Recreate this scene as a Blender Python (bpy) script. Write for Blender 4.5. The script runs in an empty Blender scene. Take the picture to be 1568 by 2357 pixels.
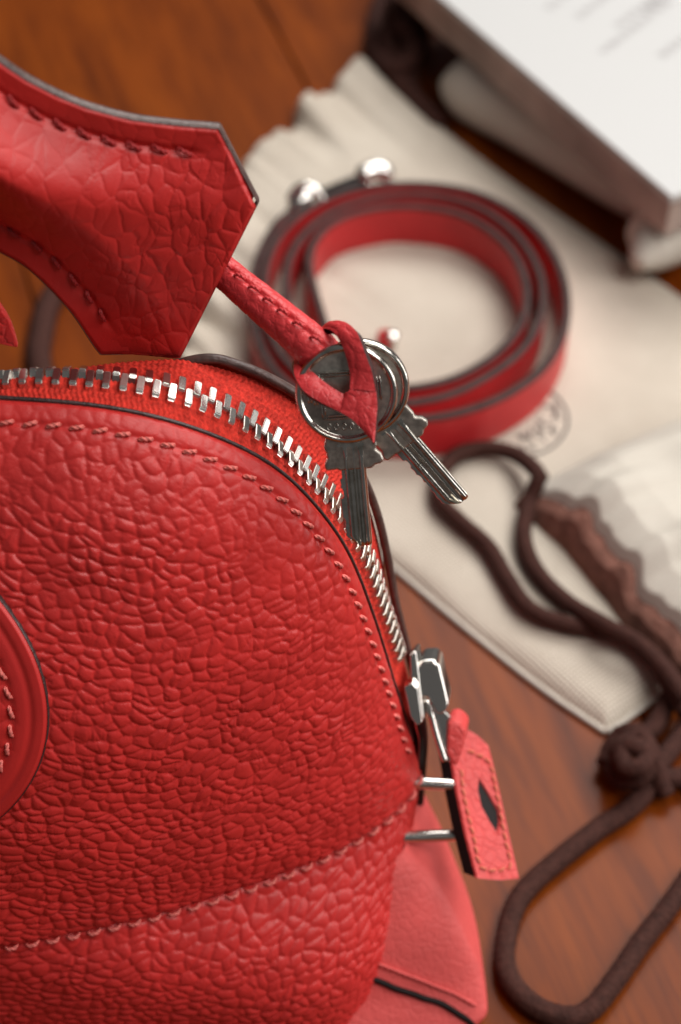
import bpy, bmesh, math
import numpy as np
from mathutils import Matrix, Vector

# ------------------------------------------------------------------ camera, light, exposure
sc = bpy.context.scene
MM = 0.001
TH = math.radians(46.0)
FPX = 60.0 / 36.0 * 2357.0            # focal length in working pixels (1568 x 2357 frame)
CAM = np.array([0.0, -246.0, 384.0])  # millimetres
FW = np.array([0.0, math.cos(TH), -math.sin(TH)])
UPV = np.array([0.0, math.sin(TH), math.cos(TH)])
RT = np.array([1.0, 0.0, 0.0])

cd = bpy.data.cameras.new("camera"); cam = bpy.data.objects.new("camera", cd)
sc.collection.objects.link(cam)
cam.location = (CAM * MM).tolist(); cam.rotation_euler = (math.pi / 2 - TH, 0, 0)
cd.sensor_fit = 'VERTICAL'; cd.sensor_height = 36.0; cd.sensor_width = 24.0; cd.lens = 60.0
cd.clip_start = 0.01; cd.clip_end = 20.0
cd.dof.use_dof = True; cd.dof.focus_distance = 0.342; cd.dof.aperture_fstop = 11.0
sc.camera = cam

w = bpy.data.worlds.new("World"); sc.world = w; w.use_nodes = True
w.node_tree.nodes["Background"].inputs[0].default_value = (0.55, 0.53, 0.52, 1)
w.node_tree.nodes["Background"].inputs[1].default_value = 0.17

def area(name, loc, target, sx, sy, power, col):
    l = bpy.data.lights.new(name, 'AREA'); l.shape = 'RECTANGLE'; l.size = sx; l.size_y = sy
    l.energy = power; l.color = col
    o = bpy.data.objects.new(name, l); sc.collection.objects.link(o)
    o.location = loc
    o.rotation_euler = (Vector(target) - Vector(loc)).to_track_quat('-Z', 'Y').to_euler()
    return o
area("window_light", (0.55, 1.10, 1.42), (0.02, 0.0, 0.08), 1.3, 0.95, 34.0, (1.0, 0.97, 0.93))
area("ceiling_light", (0.55, -0.22, 1.10), (0.0, 0.0, 0.1), 0.8, 0.6, 10.5, (1.0, 0.95, 0.9))

area("side_accent_light", (1.25, -0.05, 0.45), (0.0, 0.0, 0.12), 0.5, 0.7, 6.0, (1.0, 0.97, 0.94))  # unseen lamp, added for streak highlights on the keys and metal

sc.view_settings.view_transform = 'Standard'; sc.view_settings.look = 'None'
sc.view_settings.exposure = 0.0; sc.view_settings.gamma = 1.0
sc.view_settings.use_curve_mapping = False
sc.render.engine = 'CYCLES'
sc.cycles.use_denoising = True

# ------------------------------------------------------------------ pixel -> place helpers
def ray(u, v):
    return FW + (u - 784.0) / FPX * RT + (1178.5 - v) / FPX * UPV
def at_y(u, v, y):
    d = ray(u, v); return CAM + d * ((y - CAM[1]) / d[1])
def at_z(u, v, z):
    d = ray(u, v); return CAM + d * ((z - CAM[2]) / d[2])
def at_t(u, v, t):
    return CAM + ray(u, v) * t
def project(P):
    r = np.asarray(P) - CAM
    dep = r @ FW
    return np.stack([784 + FPX * (r @ RT) / dep, 1178.5 - FPX * (r @ UPV) / dep], -1)

# ------------------------------------------------------------------ numeric helpers
def spline(pts, n, closed=False):
    """Catmull-Rom through points, resampled to n points evenly by length."""
    P = np.asarray(pts, float)
    if closed: Q = np.vstack([P[-1], P, P[0], P[1]])
    else: Q = np.vstack([2 * P[0] - P[1], P, 2 * P[-1] - P[-2]])
    out = []
    t = np.linspace(0, 1, 24, endpoint=False)[:, None]
    for i in range(len(Q) - 3):
        a, b, c, d = Q[i:i + 4]
        out.append(0.5 * (2 * b + (c - a) * t + (2 * a - 5 * b + 4 * c - d) * t ** 2 + (3 * b - a - 3 * c + d) * t ** 3))
    out = np.vstack(out + ([] if closed else [Q[-2][None]]))
    if closed: out = np.vstack([out, out[:1]])
    return resample(out, n + 1 if closed else n)[:n]
def resample(P, n):
    L = np.r_[0, np.cumsum(np.linalg.norm(np.diff(P, axis=0), axis=1))]
    s = np.linspace(0, L[-1], n)
    return np.stack([np.interp(s, L, P[:, k]) for k in range(P.shape[1])], -1)
def arclen(P): return np.r_[0, np.cumsum(np.linalg.norm(np.diff(P, axis=0), axis=1))]

def _h(i, j, k, s):
    n = (i * 374761393 + j * 668265263 + k * 2147483647 + s * 974634777) & 0xFFFFFFFF
    n = ((n ^ (n >> 13)) * 1274126177) & 0xFFFFFFFF
    n = ((n ^ (n >> 16)) * 2246822519) & 0xFFFFFFFF
    return ((n ^ (n >> 15)) & 0xFFFFFF) / float(0xFFFFFF)
def vnoise(p, seed=0):
    """smooth value noise in -1..1"""
    p = np.asarray(p, float); i = np.floor(p).astype(np.int64); f = p - i; f = f * f * f * (f * (f * 6 - 15) + 10)
    r = 0
    for a in (0, 1):
        for b in (0, 1):
            for c in (0, 1):
                wgt = (f[:, 0] if a else 1 - f[:, 0]) * (f[:, 1] if b else 1 - f[:, 1]) * (f[:, 2] if c else 1 - f[:, 2])
                r = r + wgt * _h(i[:, 0] + a, i[:, 1] + b, i[:, 2] + c, seed)
    return r * 2 - 1
def worley(p, seed=0):
    i = np.floor(p).astype(np.int64)
    F1 = np.full(len(p), 9.0); F2 = np.full(len(p), 9.0); ID = np.zeros(len(p))
    for a in (-1, 0, 1):
        for b in (-1, 0, 1):
            for c in (-1, 0, 1):
                x, y, z = i[:, 0] + a, i[:, 1] + b, i[:, 2] + c
                q = np.stack([x + _h(x, y, z, seed), y + _h(x, y, z, seed + 1), z + _h(x, y, z, seed + 2)], -1)
                d = np.linalg.norm(q - p, axis=1)
                F2 = np.minimum(F2, np.maximum(F1, d))
                m = d < F1
                ID = np.where(m, _h(x, y, z, seed + 5), ID)
                F1 = np.minimum(F1, d)
    return F1, F2, ID
def sstep(a, b, x):
    t = np.clip((x - a) / (b - a), 0, 1); return t * t * (3 - 2 * t)
def worley2(p, seed=0, jit=0.95):
    i = np.floor(p).astype(np.int64); zz = np.zeros(len(p), np.int64)
    F1 = np.full(len(p), 9.0); F2 = np.full(len(p), 9.0); ID = np.zeros(len(p)); D = np.zeros((len(p), 2))
    for a in (-1, 0, 1):
        for b in (-1, 0, 1):
            x, y = i[:, 0] + a, i[:, 1] + b
            ox = 0.5 * (y & 1)                                   # staggered rows, rounder cells
            q = np.stack([x + 0.5 + jit * (_h(x, y, zz, seed) - 0.5), y + 0.5 + jit * (_h(x, y, zz, seed + 1) - 0.5)], -1)
            d = np.linalg.norm(q - p, axis=1)
            F2 = np.minimum(F2, np.maximum(F1, d)); m = d < F1
            ID = np.where(m, _h(x, y, zz, seed + 5), ID); D = np.where(m[:, None], p - q, D)
            F1 = np.minimum(F1, d)
    return F1, F2, ID, D
def grain(P, size, depth, seed=0, aniso=(1.25, 1.0), wrinkle=1.0, crease=0.23):
    """pebbled leather relief in mm at surface coordinates P (N,2) in mm"""
    P = np.asarray(P, float)[:, :2]; Z = np.c_[P, np.zeros(len(P))]
    wv = np.stack([vnoise(Z / 6.0, seed + 11), vnoise(Z / 6.0, seed + 12)], -1)
    wv2 = np.stack([vnoise(Z / 1.4, seed + 14), vnoise(Z / 1.4, seed + 15)], -1)
    Q = (P + wv * 0.9 + wv2 * 0.20) / (np.array(aniso) * size)
    F1, F2, ID, D = worley2(Q, seed)
    e = F2 - F1
    fold = 0.75 + 0.25 * vnoise(Z / 7.0, seed + 30)
    h = depth * fold * (1.0 - np.exp(-(e / crease) ** 1.05)) - depth * 0.60 * F1 ** 2
    h += depth * 0.5 * (D[:, 0] * (ID - 0.5) + D[:, 1] * (_h((ID * 1e6).astype(np.int64), 3, 5, seed) - 0.5))   # cells tilt a little
    # finer creases running across the cells
    Q2 = (P + wv * 0.9 + wv2 * 0.3) / (size * np.array([0.55, 0.85]))
    G1, G2, _, _ = worley2(Q2, seed + 40, 1.0)
    h -= depth * 0.26 * wrinkle * np.exp(-(G2 - G1) / 0.07) * sstep(0.0, 0.6, vnoise(Z / 3.0, seed + 21))
    Q3 = (P + wv2 * 0.35) / (size * np.array([0.42, 0.22]))
    K1, K2, _, _ = worley2(Q3, seed + 60, 1.0)
    h -= depth * 0.10 * wrinkle * np.exp(-(K2 - K1) / 0.10) * sstep(0.0, 0.5, vnoise(Z / 2.2, seed + 23))
    return h

# ------------------------------------------------------------------ object helpers
def parent_inv(parent):
    """only top-level Empties stand away from the origin; everything below them is built in place"""
    return Matrix.Translation(-parent.location) if parent.type == 'EMPTY' and parent.parent is None else Matrix.Identity(4)
def link(name, me, mat, parent):
    o = bpy.data.objects.new(name, me); sc.collection.objects.link(o)
    if mat is not None and len(me.materials) == 0: me.materials.append(mat)
    if parent is not None:
        o.parent = parent
        o.matrix_parent_inverse = parent_inv(parent)
    return o
def mesh_obj(name, V, F, mat, parent=None, smooth=True, uv=None):
    me = bpy.data.meshes.new(name)
    me.from_pydata((np.asarray(V, float) * MM).tolist(), [], F)
    if smooth: me.polygons.foreach_set("use_smooth", np.ones(len(me.polygons), bool))
    if uv is not None:
        l = me.uv_layers.new(name="UVMap")
        idx = np.zeros(len(me.loops), np.int32); me.loops.foreach_get("vertex_index", idx)
        l.data.foreach_set("uv", (np.asarray(uv)[idx] * MM).astype(np.float32).ravel())
    me.update()
    return link(name, me, mat, parent)
def grid_faces(nu, nv, cu=False, cv=False, flip=False):
    a = np.arange(nu if cu else nu - 1); b = np.arange(nv if cv else nv - 1)
    A, B = np.meshgrid(a, b, indexing='ij'); A1 = (A + 1) % nu; B1 = (B + 1) % nv
    f = np.stack([A * nv + B, A1 * nv + B, A1 * nv + B1, A * nv + B1], -1).reshape(-1, 4)
    return (f[:, ::-1] if flip else f).tolist()
def grid_obj(name, P, mat, parent=None, cu=False, cv=False, flip=False, uv=None, smooth=True):
    nu, nv = P.shape[:2]
    return mesh_obj(name, P.reshape(-1, 3), grid_faces(nu, nv, cu, cv, flip), mat, parent, smooth, None if uv is None else uv.reshape(-1, 2))
def grid_normals(P):
    du = np.gradient(P, axis=0); dv = np.gradient(P, axis=1)
    n = np.cross(du, dv); return n / (np.linalg.norm(n, axis=2, keepdims=True) + 1e-9)
def frames(path):
    T = np.gradient(path, axis=0); T /= np.linalg.norm(T, axis=1, keepdims=True) + 1e-9
    N = np.zeros_like(T); n = np.cross(T[0], [0.13, 0.2, 0.97]); n /= np.linalg.norm(n)
    for i in range(len(T)):
        n = n - T[i] * (n @ T[i]); n /= np.linalg.norm(n) + 1e-9; N[i] = n
    return T, N, np.cross(T, N)
def tube_VF(path, r, sides=14, cap=True, flat=(1.0, 1.0), closed=False, up=None):
    path = np.asarray(path, float); r = np.broadcast_to(np.asarray(r, float), (len(path),))
    T, N, B = frames(path)
    if up is not None:
        B = np.asarray(up, float)[None] - T * (T @ np.asarray(up, float))[:, None]; B /= np.linalg.norm(B, axis=1, keepdims=True)
        N = np.cross(B, T)
    a = np.linspace(0, 2 * np.pi, sides, endpoint=False)
    P = path[:, None] + r[:, None, None] * (flat[0] * np.cos(a)[None, :, None] * N[:, None] + flat[1] * np.sin(a)[None, :, None] * B[:, None])
    F = grid_faces(len(path), sides, closed, True)
    V = P.reshape(-1, 3)
    if cap and not closed:
        F.append(list(range(sides))); F.append(list(range((len(path) - 1) * sides, len(path) * sides))[::-1])
    return V, F
def tube(name, path, r, mat, parent=None, **k):
    V, F = tube_VF(path, r, **k); return mesh_obj(name, V, F, mat, parent)
def round_radius(n, r, k=6):
    a = np.full(n, float(r))
    for i in range(min(k, n // 2)):
        f = math.sqrt(max(0.02, 1 - (1 - i / k) ** 2)); a[i] *= f; a[-1 - i] *= f
    return a
def join_VF(parts):
    V = []; F = []; o = 0
    for v, f in parts:
        V.append(np.asarray(v, float)); F += [[i + o for i in q] for q in f]; o += len(v)
    return np.vstack(V), F
def prism_mesh(name, outer, vec, hole=None, bevel=0.0, seg=2):
    """flat outline (N,3 mm) extruded by vec, optional hole, optional bevel -> mesh"""
    bm = bmesh.new(); outer = np.asarray(outer, float)
    vs = [bm.verts.new((p * MM).tolist()) for p in outer]
    if hole is None:
        f = [bm.faces.new(vs)]
    else:
        hs = [bm.verts.new((p * MM).tolist()) for p in np.asarray(hole, float)]
        E = [bm.edges.new((vs[i], vs[(i + 1) % len(vs)])) for i in range(len(vs))]
        E += [bm.edges.new((hs[i], hs[(i + 1) % len(hs)])) for i in range(len(hs))]
        r = bmesh.ops.triangle_fill(bm, use_beauty=True, use_dissolve=False, edges=E)
        f = [g for g in r['geom'] if isinstance(g, bmesh.types.BMFace)]
    border = None
    r = bmesh.ops.extrude_face_region(bm, geom=f)
    nv = [g for g in r['geom'] if isinstance(g, bmesh.types.BMVert)]
    bmesh.ops.translate(bm, verts=nv, vec=(np.asarray(vec, float) * MM).tolist())
    bmesh.ops.recalc_face_normals(bm, faces=bm.faces)
    if bevel > 0:
        es = [e for e in bm.edges if e.calc_face_angle(0) > 0.6]
        bmesh.ops.bevel(bm, geom=es, offset=bevel * MM, segments=seg, affect='EDGES', profile=0.5, clamp_overlap=True)
    me = bpy.data.meshes.new(name); bm.to_mesh(me); bm.free()
    return me
def prism(name, outer, vec, mat, parent=None, **k):
    me = prism_mesh(name, outer, vec, **k); o = link(name, me, mat, parent)
    if mat is M_chrome:
        me.polygons.foreach_set("use_smooth", np.ones(len(me.polygons), bool))
        w_ = o.modifiers.new("normals", 'WEIGHTED_NORMAL'); w_.weight = 80
    return o
def thing(name, label, cat, loc, group=None):
    o = bpy.data.objects.new(name, None); sc.collection.objects.link(o)
    o.empty_display_size = 0.01
    o.location = (np.asarray(loc, float) * MM).tolist(); o['label'] = label; o['category'] = cat
    if group: o['group'] = group
    return o
def tag(o, label, cat, group=None):
    o['label'] = label; o['category'] = cat
    if group: o['group'] = group
    return o

# ------------------------------------------------------------------ materials
def new_mat(name):
    m = bpy.data.materials.new(name); m.use_nodes = True
    nt = m.node_tree; b = nt.nodes["Principled BSDF"]
    return m, nt, b
def N(nt, t, **k):
    n = nt.nodes.new(t)
    for a, v in k.items(): setattr(n, a, v)
    return n
def coords(nt, kind='Object'):
    return N(nt, 'ShaderNodeTexCoord').outputs[kind]
def ramp(nt, fac, stops):
    r = N(nt, 'ShaderNodeValToRGB'); nt.links.new(fac, r.inputs[0])
    el = r.color_ramp.elements
    while len(el) < len(stops): el.new(0.5)
    for e, (p, c) in zip(el, stops): e.position = p; e.color = (*c, 1) if len(c) == 3 else c
    return r.outputs[0]
def noise(nt, co, scale, detail=4, rough=0.55):
    n = N(nt, 'ShaderNodeTexNoise'); n.inputs['Scale'].default_value = scale
    n.inputs['Detail'].default_value = detail; n.inputs['Roughness'].default_value = rough
    nt.links.new(co, n.inputs['Vector']); return n.outputs['Fac']
def bump(nt, h, dist, strength=1.0, prev=None):
    b = N(nt, 'ShaderNodeBump'); b.inputs['Distance'].default_value = dist; b.inputs['Strength'].default_value = strength
    nt.links.new(h, b.inputs['Height'])
    if prev is not None: nt.links.new(prev, b.inputs['Normal'])
    return b.outputs[0]
def leather(name, base, rough=0.42, grain_scale=0.0, grain_d=0.0002, fine=0.00005, spec=0.4):
    m, nt, b = new_mat(name); co = coords(nt)
    n1 = noise(nt, co, 60, 3)
    d = tuple(c * 0.86 for c in base); l = tuple(min(1, c * 1.1) for c in base)
    nt.links.new(ramp(nt, n1, [(0.3, d), (0.7, l)]), b.inputs['Base Color'])
    b.inputs['Roughness'].default_value = rough; b.inputs['Specular IOR Level'].default_value = spec
    nb = bump(nt, noise(nt, co, 2600, 5, 0.6), fine)
    if grain_scale:
        v = N(nt, 'ShaderNodeTexVoronoi', feature='DISTANCE_TO_EDGE'); v.inputs['Scale'].default_value = grain_scale
        mx = N(nt, 'ShaderNodeMixRGB'); mx.inputs[0].default_value = 0.004
        no = N(nt, 'ShaderNodeTexNoise'); no.inputs['Scale'].default_value = 300
        nt.links.new(co, no.inputs['Vector']); nt.links.new(co, mx.inputs[1]); nt.links.new(no.outputs['Color'], mx.inputs[2])
        nt.links.new(mx.outputs[0], v.inputs['Vector'])
        e = ramp(nt, v.outputs['Distance'], [(0.0, (0, 0, 0)), (0.18, (1, 1, 1))])
        nb = bump(nt, e, grain_d, 1.0, nb)
    nt.links.new(nb, b.inputs['Normal'])
    return m
RED = (0.55, 0.029, 0.027)
M_leather = leather("red_pebbled_leather", RED, 0.40)
M_leather2 = leather("red_leather_grained", RED, 0.42, 300, 0.00016)
M_smooth = leather("red_leather_smooth", (0.52, 0.022, 0.026), 0.42, 520, 0.00008)
M_lan = leather("lanyard_leather", (0.58, 0.040, 0.045), 0.42, 620, 0.00006)
M_tab = leather("tab_leather", (0.62, 0.06, 0.057), 0.48, 420, 0.00012)
M_lit = leather("red_leather_lit", (0.70, 0.10, 0.095), 0.5, 420, 0.00008)  # red leather lightened to pink, falling light put into the colour

def simple(name, base, rough, metal=0.0, bump_s=0, bump_d=0, spec=0.5, var=0.0):
    m, nt, b = new_mat(name); co = coords(nt)
    if var:
        n1 = noise(nt, co, var, 5)
        nt.links.new(ramp(nt, n1, [(0.3, tuple(c * 0.6 for c in base)), (0.7, tuple(min(1, c * 1.25) for c in base))]), b.inputs['Base Color'])
    else: b.inputs['Base Color'].default_value = (*base, 1)
    b.inputs['Roughness'].default_value = rough; b.inputs['Metallic'].default_value = metal
    b.inputs['Specular IOR Level'].default_value = spec
    if bump_s: nt.links.new(bump(nt, noise(nt, co, bump_s, 4), bump_d), b.inputs['Normal'])
    return m
M_edge = simple("dark_edge_paint", (0.050, 0.026, 0.026), 0.38, bump_s=900, bump_d=0.0002, var=400)
M_edge_lt = simple("brown_edge_paint", (0.085, 0.048, 0.042), 0.42, bump_s=900, bump_d=0.0002, var=500)
M_edge_st = simple("strap_edge_paint", (0.050, 0.025, 0.023), 0.55, spec=0.2, bump_s=900, bump_d=0.0002, var=300)
M_black = simple("black_edge_paint", (0.010, 0.006, 0.006), 0.5, spec=0.15)
M_thread = simple("coral_thread", (0.76, 0.17, 0.145), 0.6, bump_s=2500, bump_d=0.0002, var=1200)
M_thread_d = simple("red_thread", (0.40, 0.018, 0.02), 0.6, bump_s=2500, bump_d=0.0002, var=1200)
M_chrome = simple("polished_palladium", (0.74, 0.71, 0.67), 0.16, 1.0, bump_s=700, bump_d=0.00002)
M_tooth = simple("brushed_zip_metal", (0.70, 0.67, 0.63), 0.26, 1.0)
M_tape = simple("zip_tape_cotton", (0.66, 0.043, 0.028), 0.85, bump_s=1800, bump_d=0.0002, spec=0.2, var=900)
M_cord = simple("brown_braided_cord", (0.055, 0.020, 0.015), 0.85, spec=0.2, bump_s=900, bump_d=0.0006, var=600)
M_ink = simple("dark_print", (0.05, 0.035, 0.04), 0.8)
M_grey_ink = simple("grey_print", (0.40, 0.39, 0.39), 0.7)
M_box = simple("white_card", (0.50, 0.50, 0.497), 0.5, var=0)
M_boxshade = simple("shaded_card_side", (0.40, 0.31, 0.27), 0.6, var=40)  # side of the white box, its shade put into a brown-grey colour

def key_metal():
    m, nt, b = new_mat("tarnished_key_nickel"); co = coords(nt)
    n = noise(nt, co, 350, 8, 0.65)
    nt.links.new(ramp(nt, n, [(0.28, (0.20, 0.18, 0.13)), (0.40, (0.46, 0.44, 0.39)), (0.60, (0.68, 0.65, 0.60))]), b.inputs['Base Color'])
    b.inputs['Metallic'].default_value = 1.0
    r = ramp(nt, n, [(0.3, (0.30,) * 3), (0.5, (0.13,) * 3)]); nt.links.new(r, b.inputs['Roughness'])
    nt.links.new(bump(nt, noise(nt, co, 1500, 4), 0.00002), b.inputs['Normal'])
    return m
M_key = key_metal()
M_key_dull = simple('tarnished_key_field', (0.50, 0.47, 0.42), 0.42, 1.0, bump_s=1400, bump_d=0.00005, var=700)
def canvas():
    m, nt, b = new_mat("cream_twill_canvas"); co = coords(nt)
    mp = N(nt, 'ShaderNodeMapping'); mp.inputs['Rotation'].default_value = (0, 0, math.radians(52)); nt.links.new(co, mp.inputs[0])
    hs = []
    for d in ('X', 'Y'):
        wv = N(nt, 'ShaderNodeTexWave', wave_type='BANDS', bands_direction=d); wv.inputs['Scale'].default_value = 250
        wv.inputs['Distortion'].default_value = 1.5; wv.inputs['Detail Scale'].default_value = 3
        nt.links.new(mp.outputs[0], wv.inputs[0]); hs.append(wv.outputs['Fac'])
    mul = N(nt, 'ShaderNodeMath', operation='MULTIPLY'); nt.links.new(hs[0], mul.inputs[0]); nt.links.new(hs[1], mul.inputs[1])
    big = noise(nt, co, 25, 4)
    base = ramp(nt, big, [(0.3, (0.64, 0.57, 0.49)), (0.7, (0.78, 0.71, 0.62))])
    mx = N(nt, 'ShaderNodeMixRGB', blend_type='MULTIPLY'); mx.inputs[0].default_value = 0.7
    nt.links.new(base, mx.inputs[1]); nt.links.new(ramp(nt, mul.outputs[0], [(0, (0.5, 0.47, 0.42)), (0.5, (1, 1, 1))]), mx.inputs[2])
    nt.links.new(mx.outputs[0], b.inputs['Base Color'])
    b.inputs['Roughness'].default_value = 0.9; b.inputs['Specular IOR Level'].default_value = 0.15
    nt.links.new(bump(nt, mul.outputs[0], 0.0003), b.inputs['Normal'])
    return m
M_canvas = canvas()
M_cotton = simple('cream_brushed_cotton', (0.54, 0.50, 0.44), 0.9, bump_s=1200, bump_d=0.0003, spec=0.15)

# grain direction of the table boards
g0 = at_z(600, 0, 0); g1 = at_z(720, 225, 0)
gd = (g1 - g0)[:2]; gd /= np.linalg.norm(gd)
gang = math.atan2(gd[1], gd[0])
def wood():
    m, nt, b = new_mat("varnished_cherry_wood"); co = coords(nt)
    mp = N(nt, 'ShaderNodeMapping'); mp.inputs['Rotation'].default_value = (0, 0, -gang)
    nt.links.new(co, mp.inputs[0])
    mp2 = N(nt, 'ShaderNodeMapping'); mp2.inputs['Scale'].default_value = (7, 60, 20); nt.links.new(mp.outputs[0], mp2.inputs[0])
    mp3 = N(nt, 'ShaderNodeMapping'); mp3.inputs['Scale'].default_value = (30, 330, 60); nt.links.new(mp.outputs[0], mp3.inputs[0])
    a = noise(nt, mp2.outputs[0], 1.0, 5, 0.6)
    c = noise(nt, mp3.outputs[0], 1.0, 4, 0.6)
    base = ramp(nt, a, [(0.30, (0.08, 0.0135, 0.001)), (0.50, (0.17, 0.033, 0.0016)), (0.72, (0.225, 0.048, 0.0025))])
    st = ramp(nt, c, [(0.34, (0.42, 0.36, 0.36)), (0.52, (1, 1, 1))])
    mx = N(nt, 'ShaderNodeMixRGB', blend_type='MULTIPLY'); mx.inputs[0].default_value = 0.42
    nt.links.new(base, mx.inputs[1]); nt.links.new(st, mx.inputs[2])
    nt.links.new(mx.outputs[0], b.inputs['Base Color'])
    b.inputs['Roughness'].default_value = 0.45; b.inputs['Specular IOR Level'].default_value = 0.08
    b.inputs['Coat Weight'].default_value = 0.10; b.inputs['Coat Roughness'].default_value = 0.16
    nt.links.new(bump(nt, c, 0.00008), b.inputs['Normal'])
    return m
M_wood = wood()

# ------------------------------------------------------------------ table of boards
table = bpy.data.objects.new("table_top", None); sc.collection.objects.link(table); table['kind'] = 'structure'
gn = np.array([-gd[1], gd[0]])
PW = 132.0
for k in range(-5, 5):
    o0 = g0[:2] + gn * (k * PW + 0.4); o1 = g0[:2] + gn * ((k + 1) * PW - 0.4)
    a0, a1 = -900.0, 1100.0
    q = [np.r_[o0 + gd * a0, 0], np.r_[o1 + gd * a0, 0], np.r_[o1 + gd * a1, 0], np.r_[o0 + gd * a1, 0]]
    prism("plank", q, (0, 0, -18), M_wood, table, bevel=0.7, seg=2)
q = [np.r_[g0[:2] + gn * s * 5 * PW + gd * a, -18.5] for s, a in ((-1, -900), (1, -900), (1, 1100), (-1, 1100))]
prism("underframe", q, (0, 0, -12), M_black, table)

# ------------------------------------------------------------------ handbag body
XC, Z0, E = -95.0, 50.0, 9.0
bag = thing("handbag", "red pebbled leather dome handbag with metal zip, standing on the wooden table", "handbag", (XC, 0, 0))
rim_px = [(0, 921), (100, 926), (250, 941), (350, 961), (450, 990), (550, 1030), (620, 1068), (680, 1116), (740, 1183),
          (790, 1252), (822, 1318), (850, 1395), (880, 1485), (905, 1570), (932, 1655), (955, 1722), (964, 1760)]
rim3 = np.array([at_y(u, v, -E) for u, v in rim_px])
ph = np.arctan2(rim3[:, 2] - Z0, rim3[:, 0] - XC); rr = np.hypot(rim3[:, 2] - Z0, rim3[:, 0] - XC)
order = np.argsort(ph); ph = ph[order]; rr = rr[order]
topz = rim3[0, 2] + 1.0
ph = np.r_[0.0, ph, math.pi / 2]; rr = np.r_[rr[0] * math.cos(ph[1]) + 0.5, rr, topz - Z0]
phd = np.linspace(0, math.pi / 2, 400); rd = np.interp(phd, ph, rr)
kern = np.hanning(41); kern /= kern.sum()
rd = np.convolve(np.r_[np.full(20, rd[0]), rd, rd[::-1][:20]], kern, 'valid')
def Rad(p):
    p = np.asarray(p, float); p = np.where(p > math.pi / 2, math.pi - p, p)
    return np.interp(p, phd, rd)
def panel(rho, phi, off=0.0):
    """front panel surface"""
    R = Rad(phi); s = np.abs(np.sin(phi))
    q = 0.55 + 0.25 * s ** 2; p = 1.45 + 0.35 * s
    rc = np.minimum(rho, 1.0)
    y = -(E + 49.0 * (1 - rc ** p + 1e-9) ** q)
    x = XC + rho * R * np.cos(phi); z = Z0 + rho * R * np.sin(phi)
    return np.stack([x, y, z], -1)

phis = np.linspace(0, math.radians(112), 720)
rho = 1 - (np.linspace(1, 0, 470) ** 1.25) * 0.86
PH, RH = np.meshgrid(phis, rho, indexing='ij')
P = panel(RH, PH)
n = grid_normals(P); n *= np.sign(-(n[:, :, 1:2]) + 1e-9)
inset = (1 - RH) * Rad(PH)                      # distance from the rim in mm
flatP = P.reshape(-1, 3)
lr_ = np.cumsum(np.r_[np.zeros((1, len(phis))), np.linalg.norm(np.diff(P, axis=1), axis=2).T], axis=0).T + (RH * Rad(PH))[:, :1]
inset = lr_[:, -1:] - lr_
ST_RHO = np.array([np.interp(-4.4, -inset[i], rho) for i in range(len(phis))])
SC = np.stack([lr_ * np.cos(PH), lr_ * np.sin(PH)], -1).reshape(-1, 2)
flow = np.interp(SC[:, 0], [0, 20, 60, 110, 150], [0, 7.5, 17.0, 15.0, 6.0])      # creases run down to the right, then level out
SF = np.stack([SC[:, 0], SC[:, 1] + flow], -1)
h = grain(SF, 2.6, 0.54, 3, (1.26, 0.95), 1.25, 0.28).reshape(RH.shape)
hb = grain(SC, 3.3, 0.38, 8, (0.95, 1.05), 1.3, 0.26).reshape(RH.shape)
mixt = sstep(12, 26, inset + 4 * vnoise(flatP / 9, 5).reshape(RH.shape) + 10 * (1 - np.sin(PH)))
h = h * mixt + hb * (1 - mixt)
ST = 4.4
h *= 0.40 + 0.60 * sstep(ST - 0.5, ST + 4, inset)
h -= 0.38 * np.exp(-((inset - ST) / 0.7) ** 2)
h += 0.5 * sstep(0.9, 0.0, inset) * -0.6
seam_d = np.abs(P[:, :, 2] - Z0)
h -= 0.55 * np.exp(-(seam_d / 0.9) ** 2)
big = vnoise(flatP / 22.0, 77).reshape(RH.shape) * 0.8
P2 = P + n * (h + big * sstep(5, 25, inset))[:, :, None]
front = grid_obj("front_panel", P2, M_leather, bag, flip=False)
# dark painted edge along the rim
rp = np.linspace(math.radians(6), math.radians(112), 320)
rim_curve = panel(np.ones_like(rp), rp)
an = np.linspace(-0.9 * np.pi, 0.4 * np.pi, 9)
radial = np.stack([np.cos(rp), 0 * rp, np.sin(rp)], -1)
er = np.interp(rp, [0.1, 0.7, 1.6], [0.28, 0.36, 0.52])[:, None, None]
PE = rim_curve[:, None] + np.array([0, 0.5, 0])[None, None] + er * (np.sin(an)[None, :, None] * np.array([0, 1.0, 0])[None, None] + np.cos(an)[None, :, None] * radial[:, None])
grid_obj("panel_edge", PE, M_edge, bag)

# lower panel, below the stitched seam
zz = np.linspace(Z0 - 0.2, 1.0, 200); xi = np.sin(np.linspace(-0.25, math.pi / 2, 620))
ZZ, XI = np.meshgrid(zz, xi, indexing='ij')
aw = Rad(0.0) - 7.0 * sstep(Z0, 0, ZZ) * 1.0 - 8 * sstep(6, 0, ZZ)
lowk = sstep(Z0 + 2, 12, ZZ)
y = -(E - 1.5 + (49.0 + 3 * lowk) * (1 - np.abs(XI) ** (1.45 + 7.5 * lowk) + 1e-9) ** (0.55 - 0.23 * lowk) - 8 * sstep(7, 0, ZZ))
PL = np.stack([XC + XI * aw, y, ZZ], -1)
nl = grid_normals(PL); nl *= np.sign(-(nl[:, :, 1:2]) + 1e-9)
fl = PL.reshape(-1, 3)
sx = np.cumsum(np.c_[np.zeros(len(zz)), np.linalg.norm(np.diff(PL, axis=1), axis=2)], axis=1)
sx = np.broadcast_to(sx[int(len(zz) * 0.45)], ZZ.shape)
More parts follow.
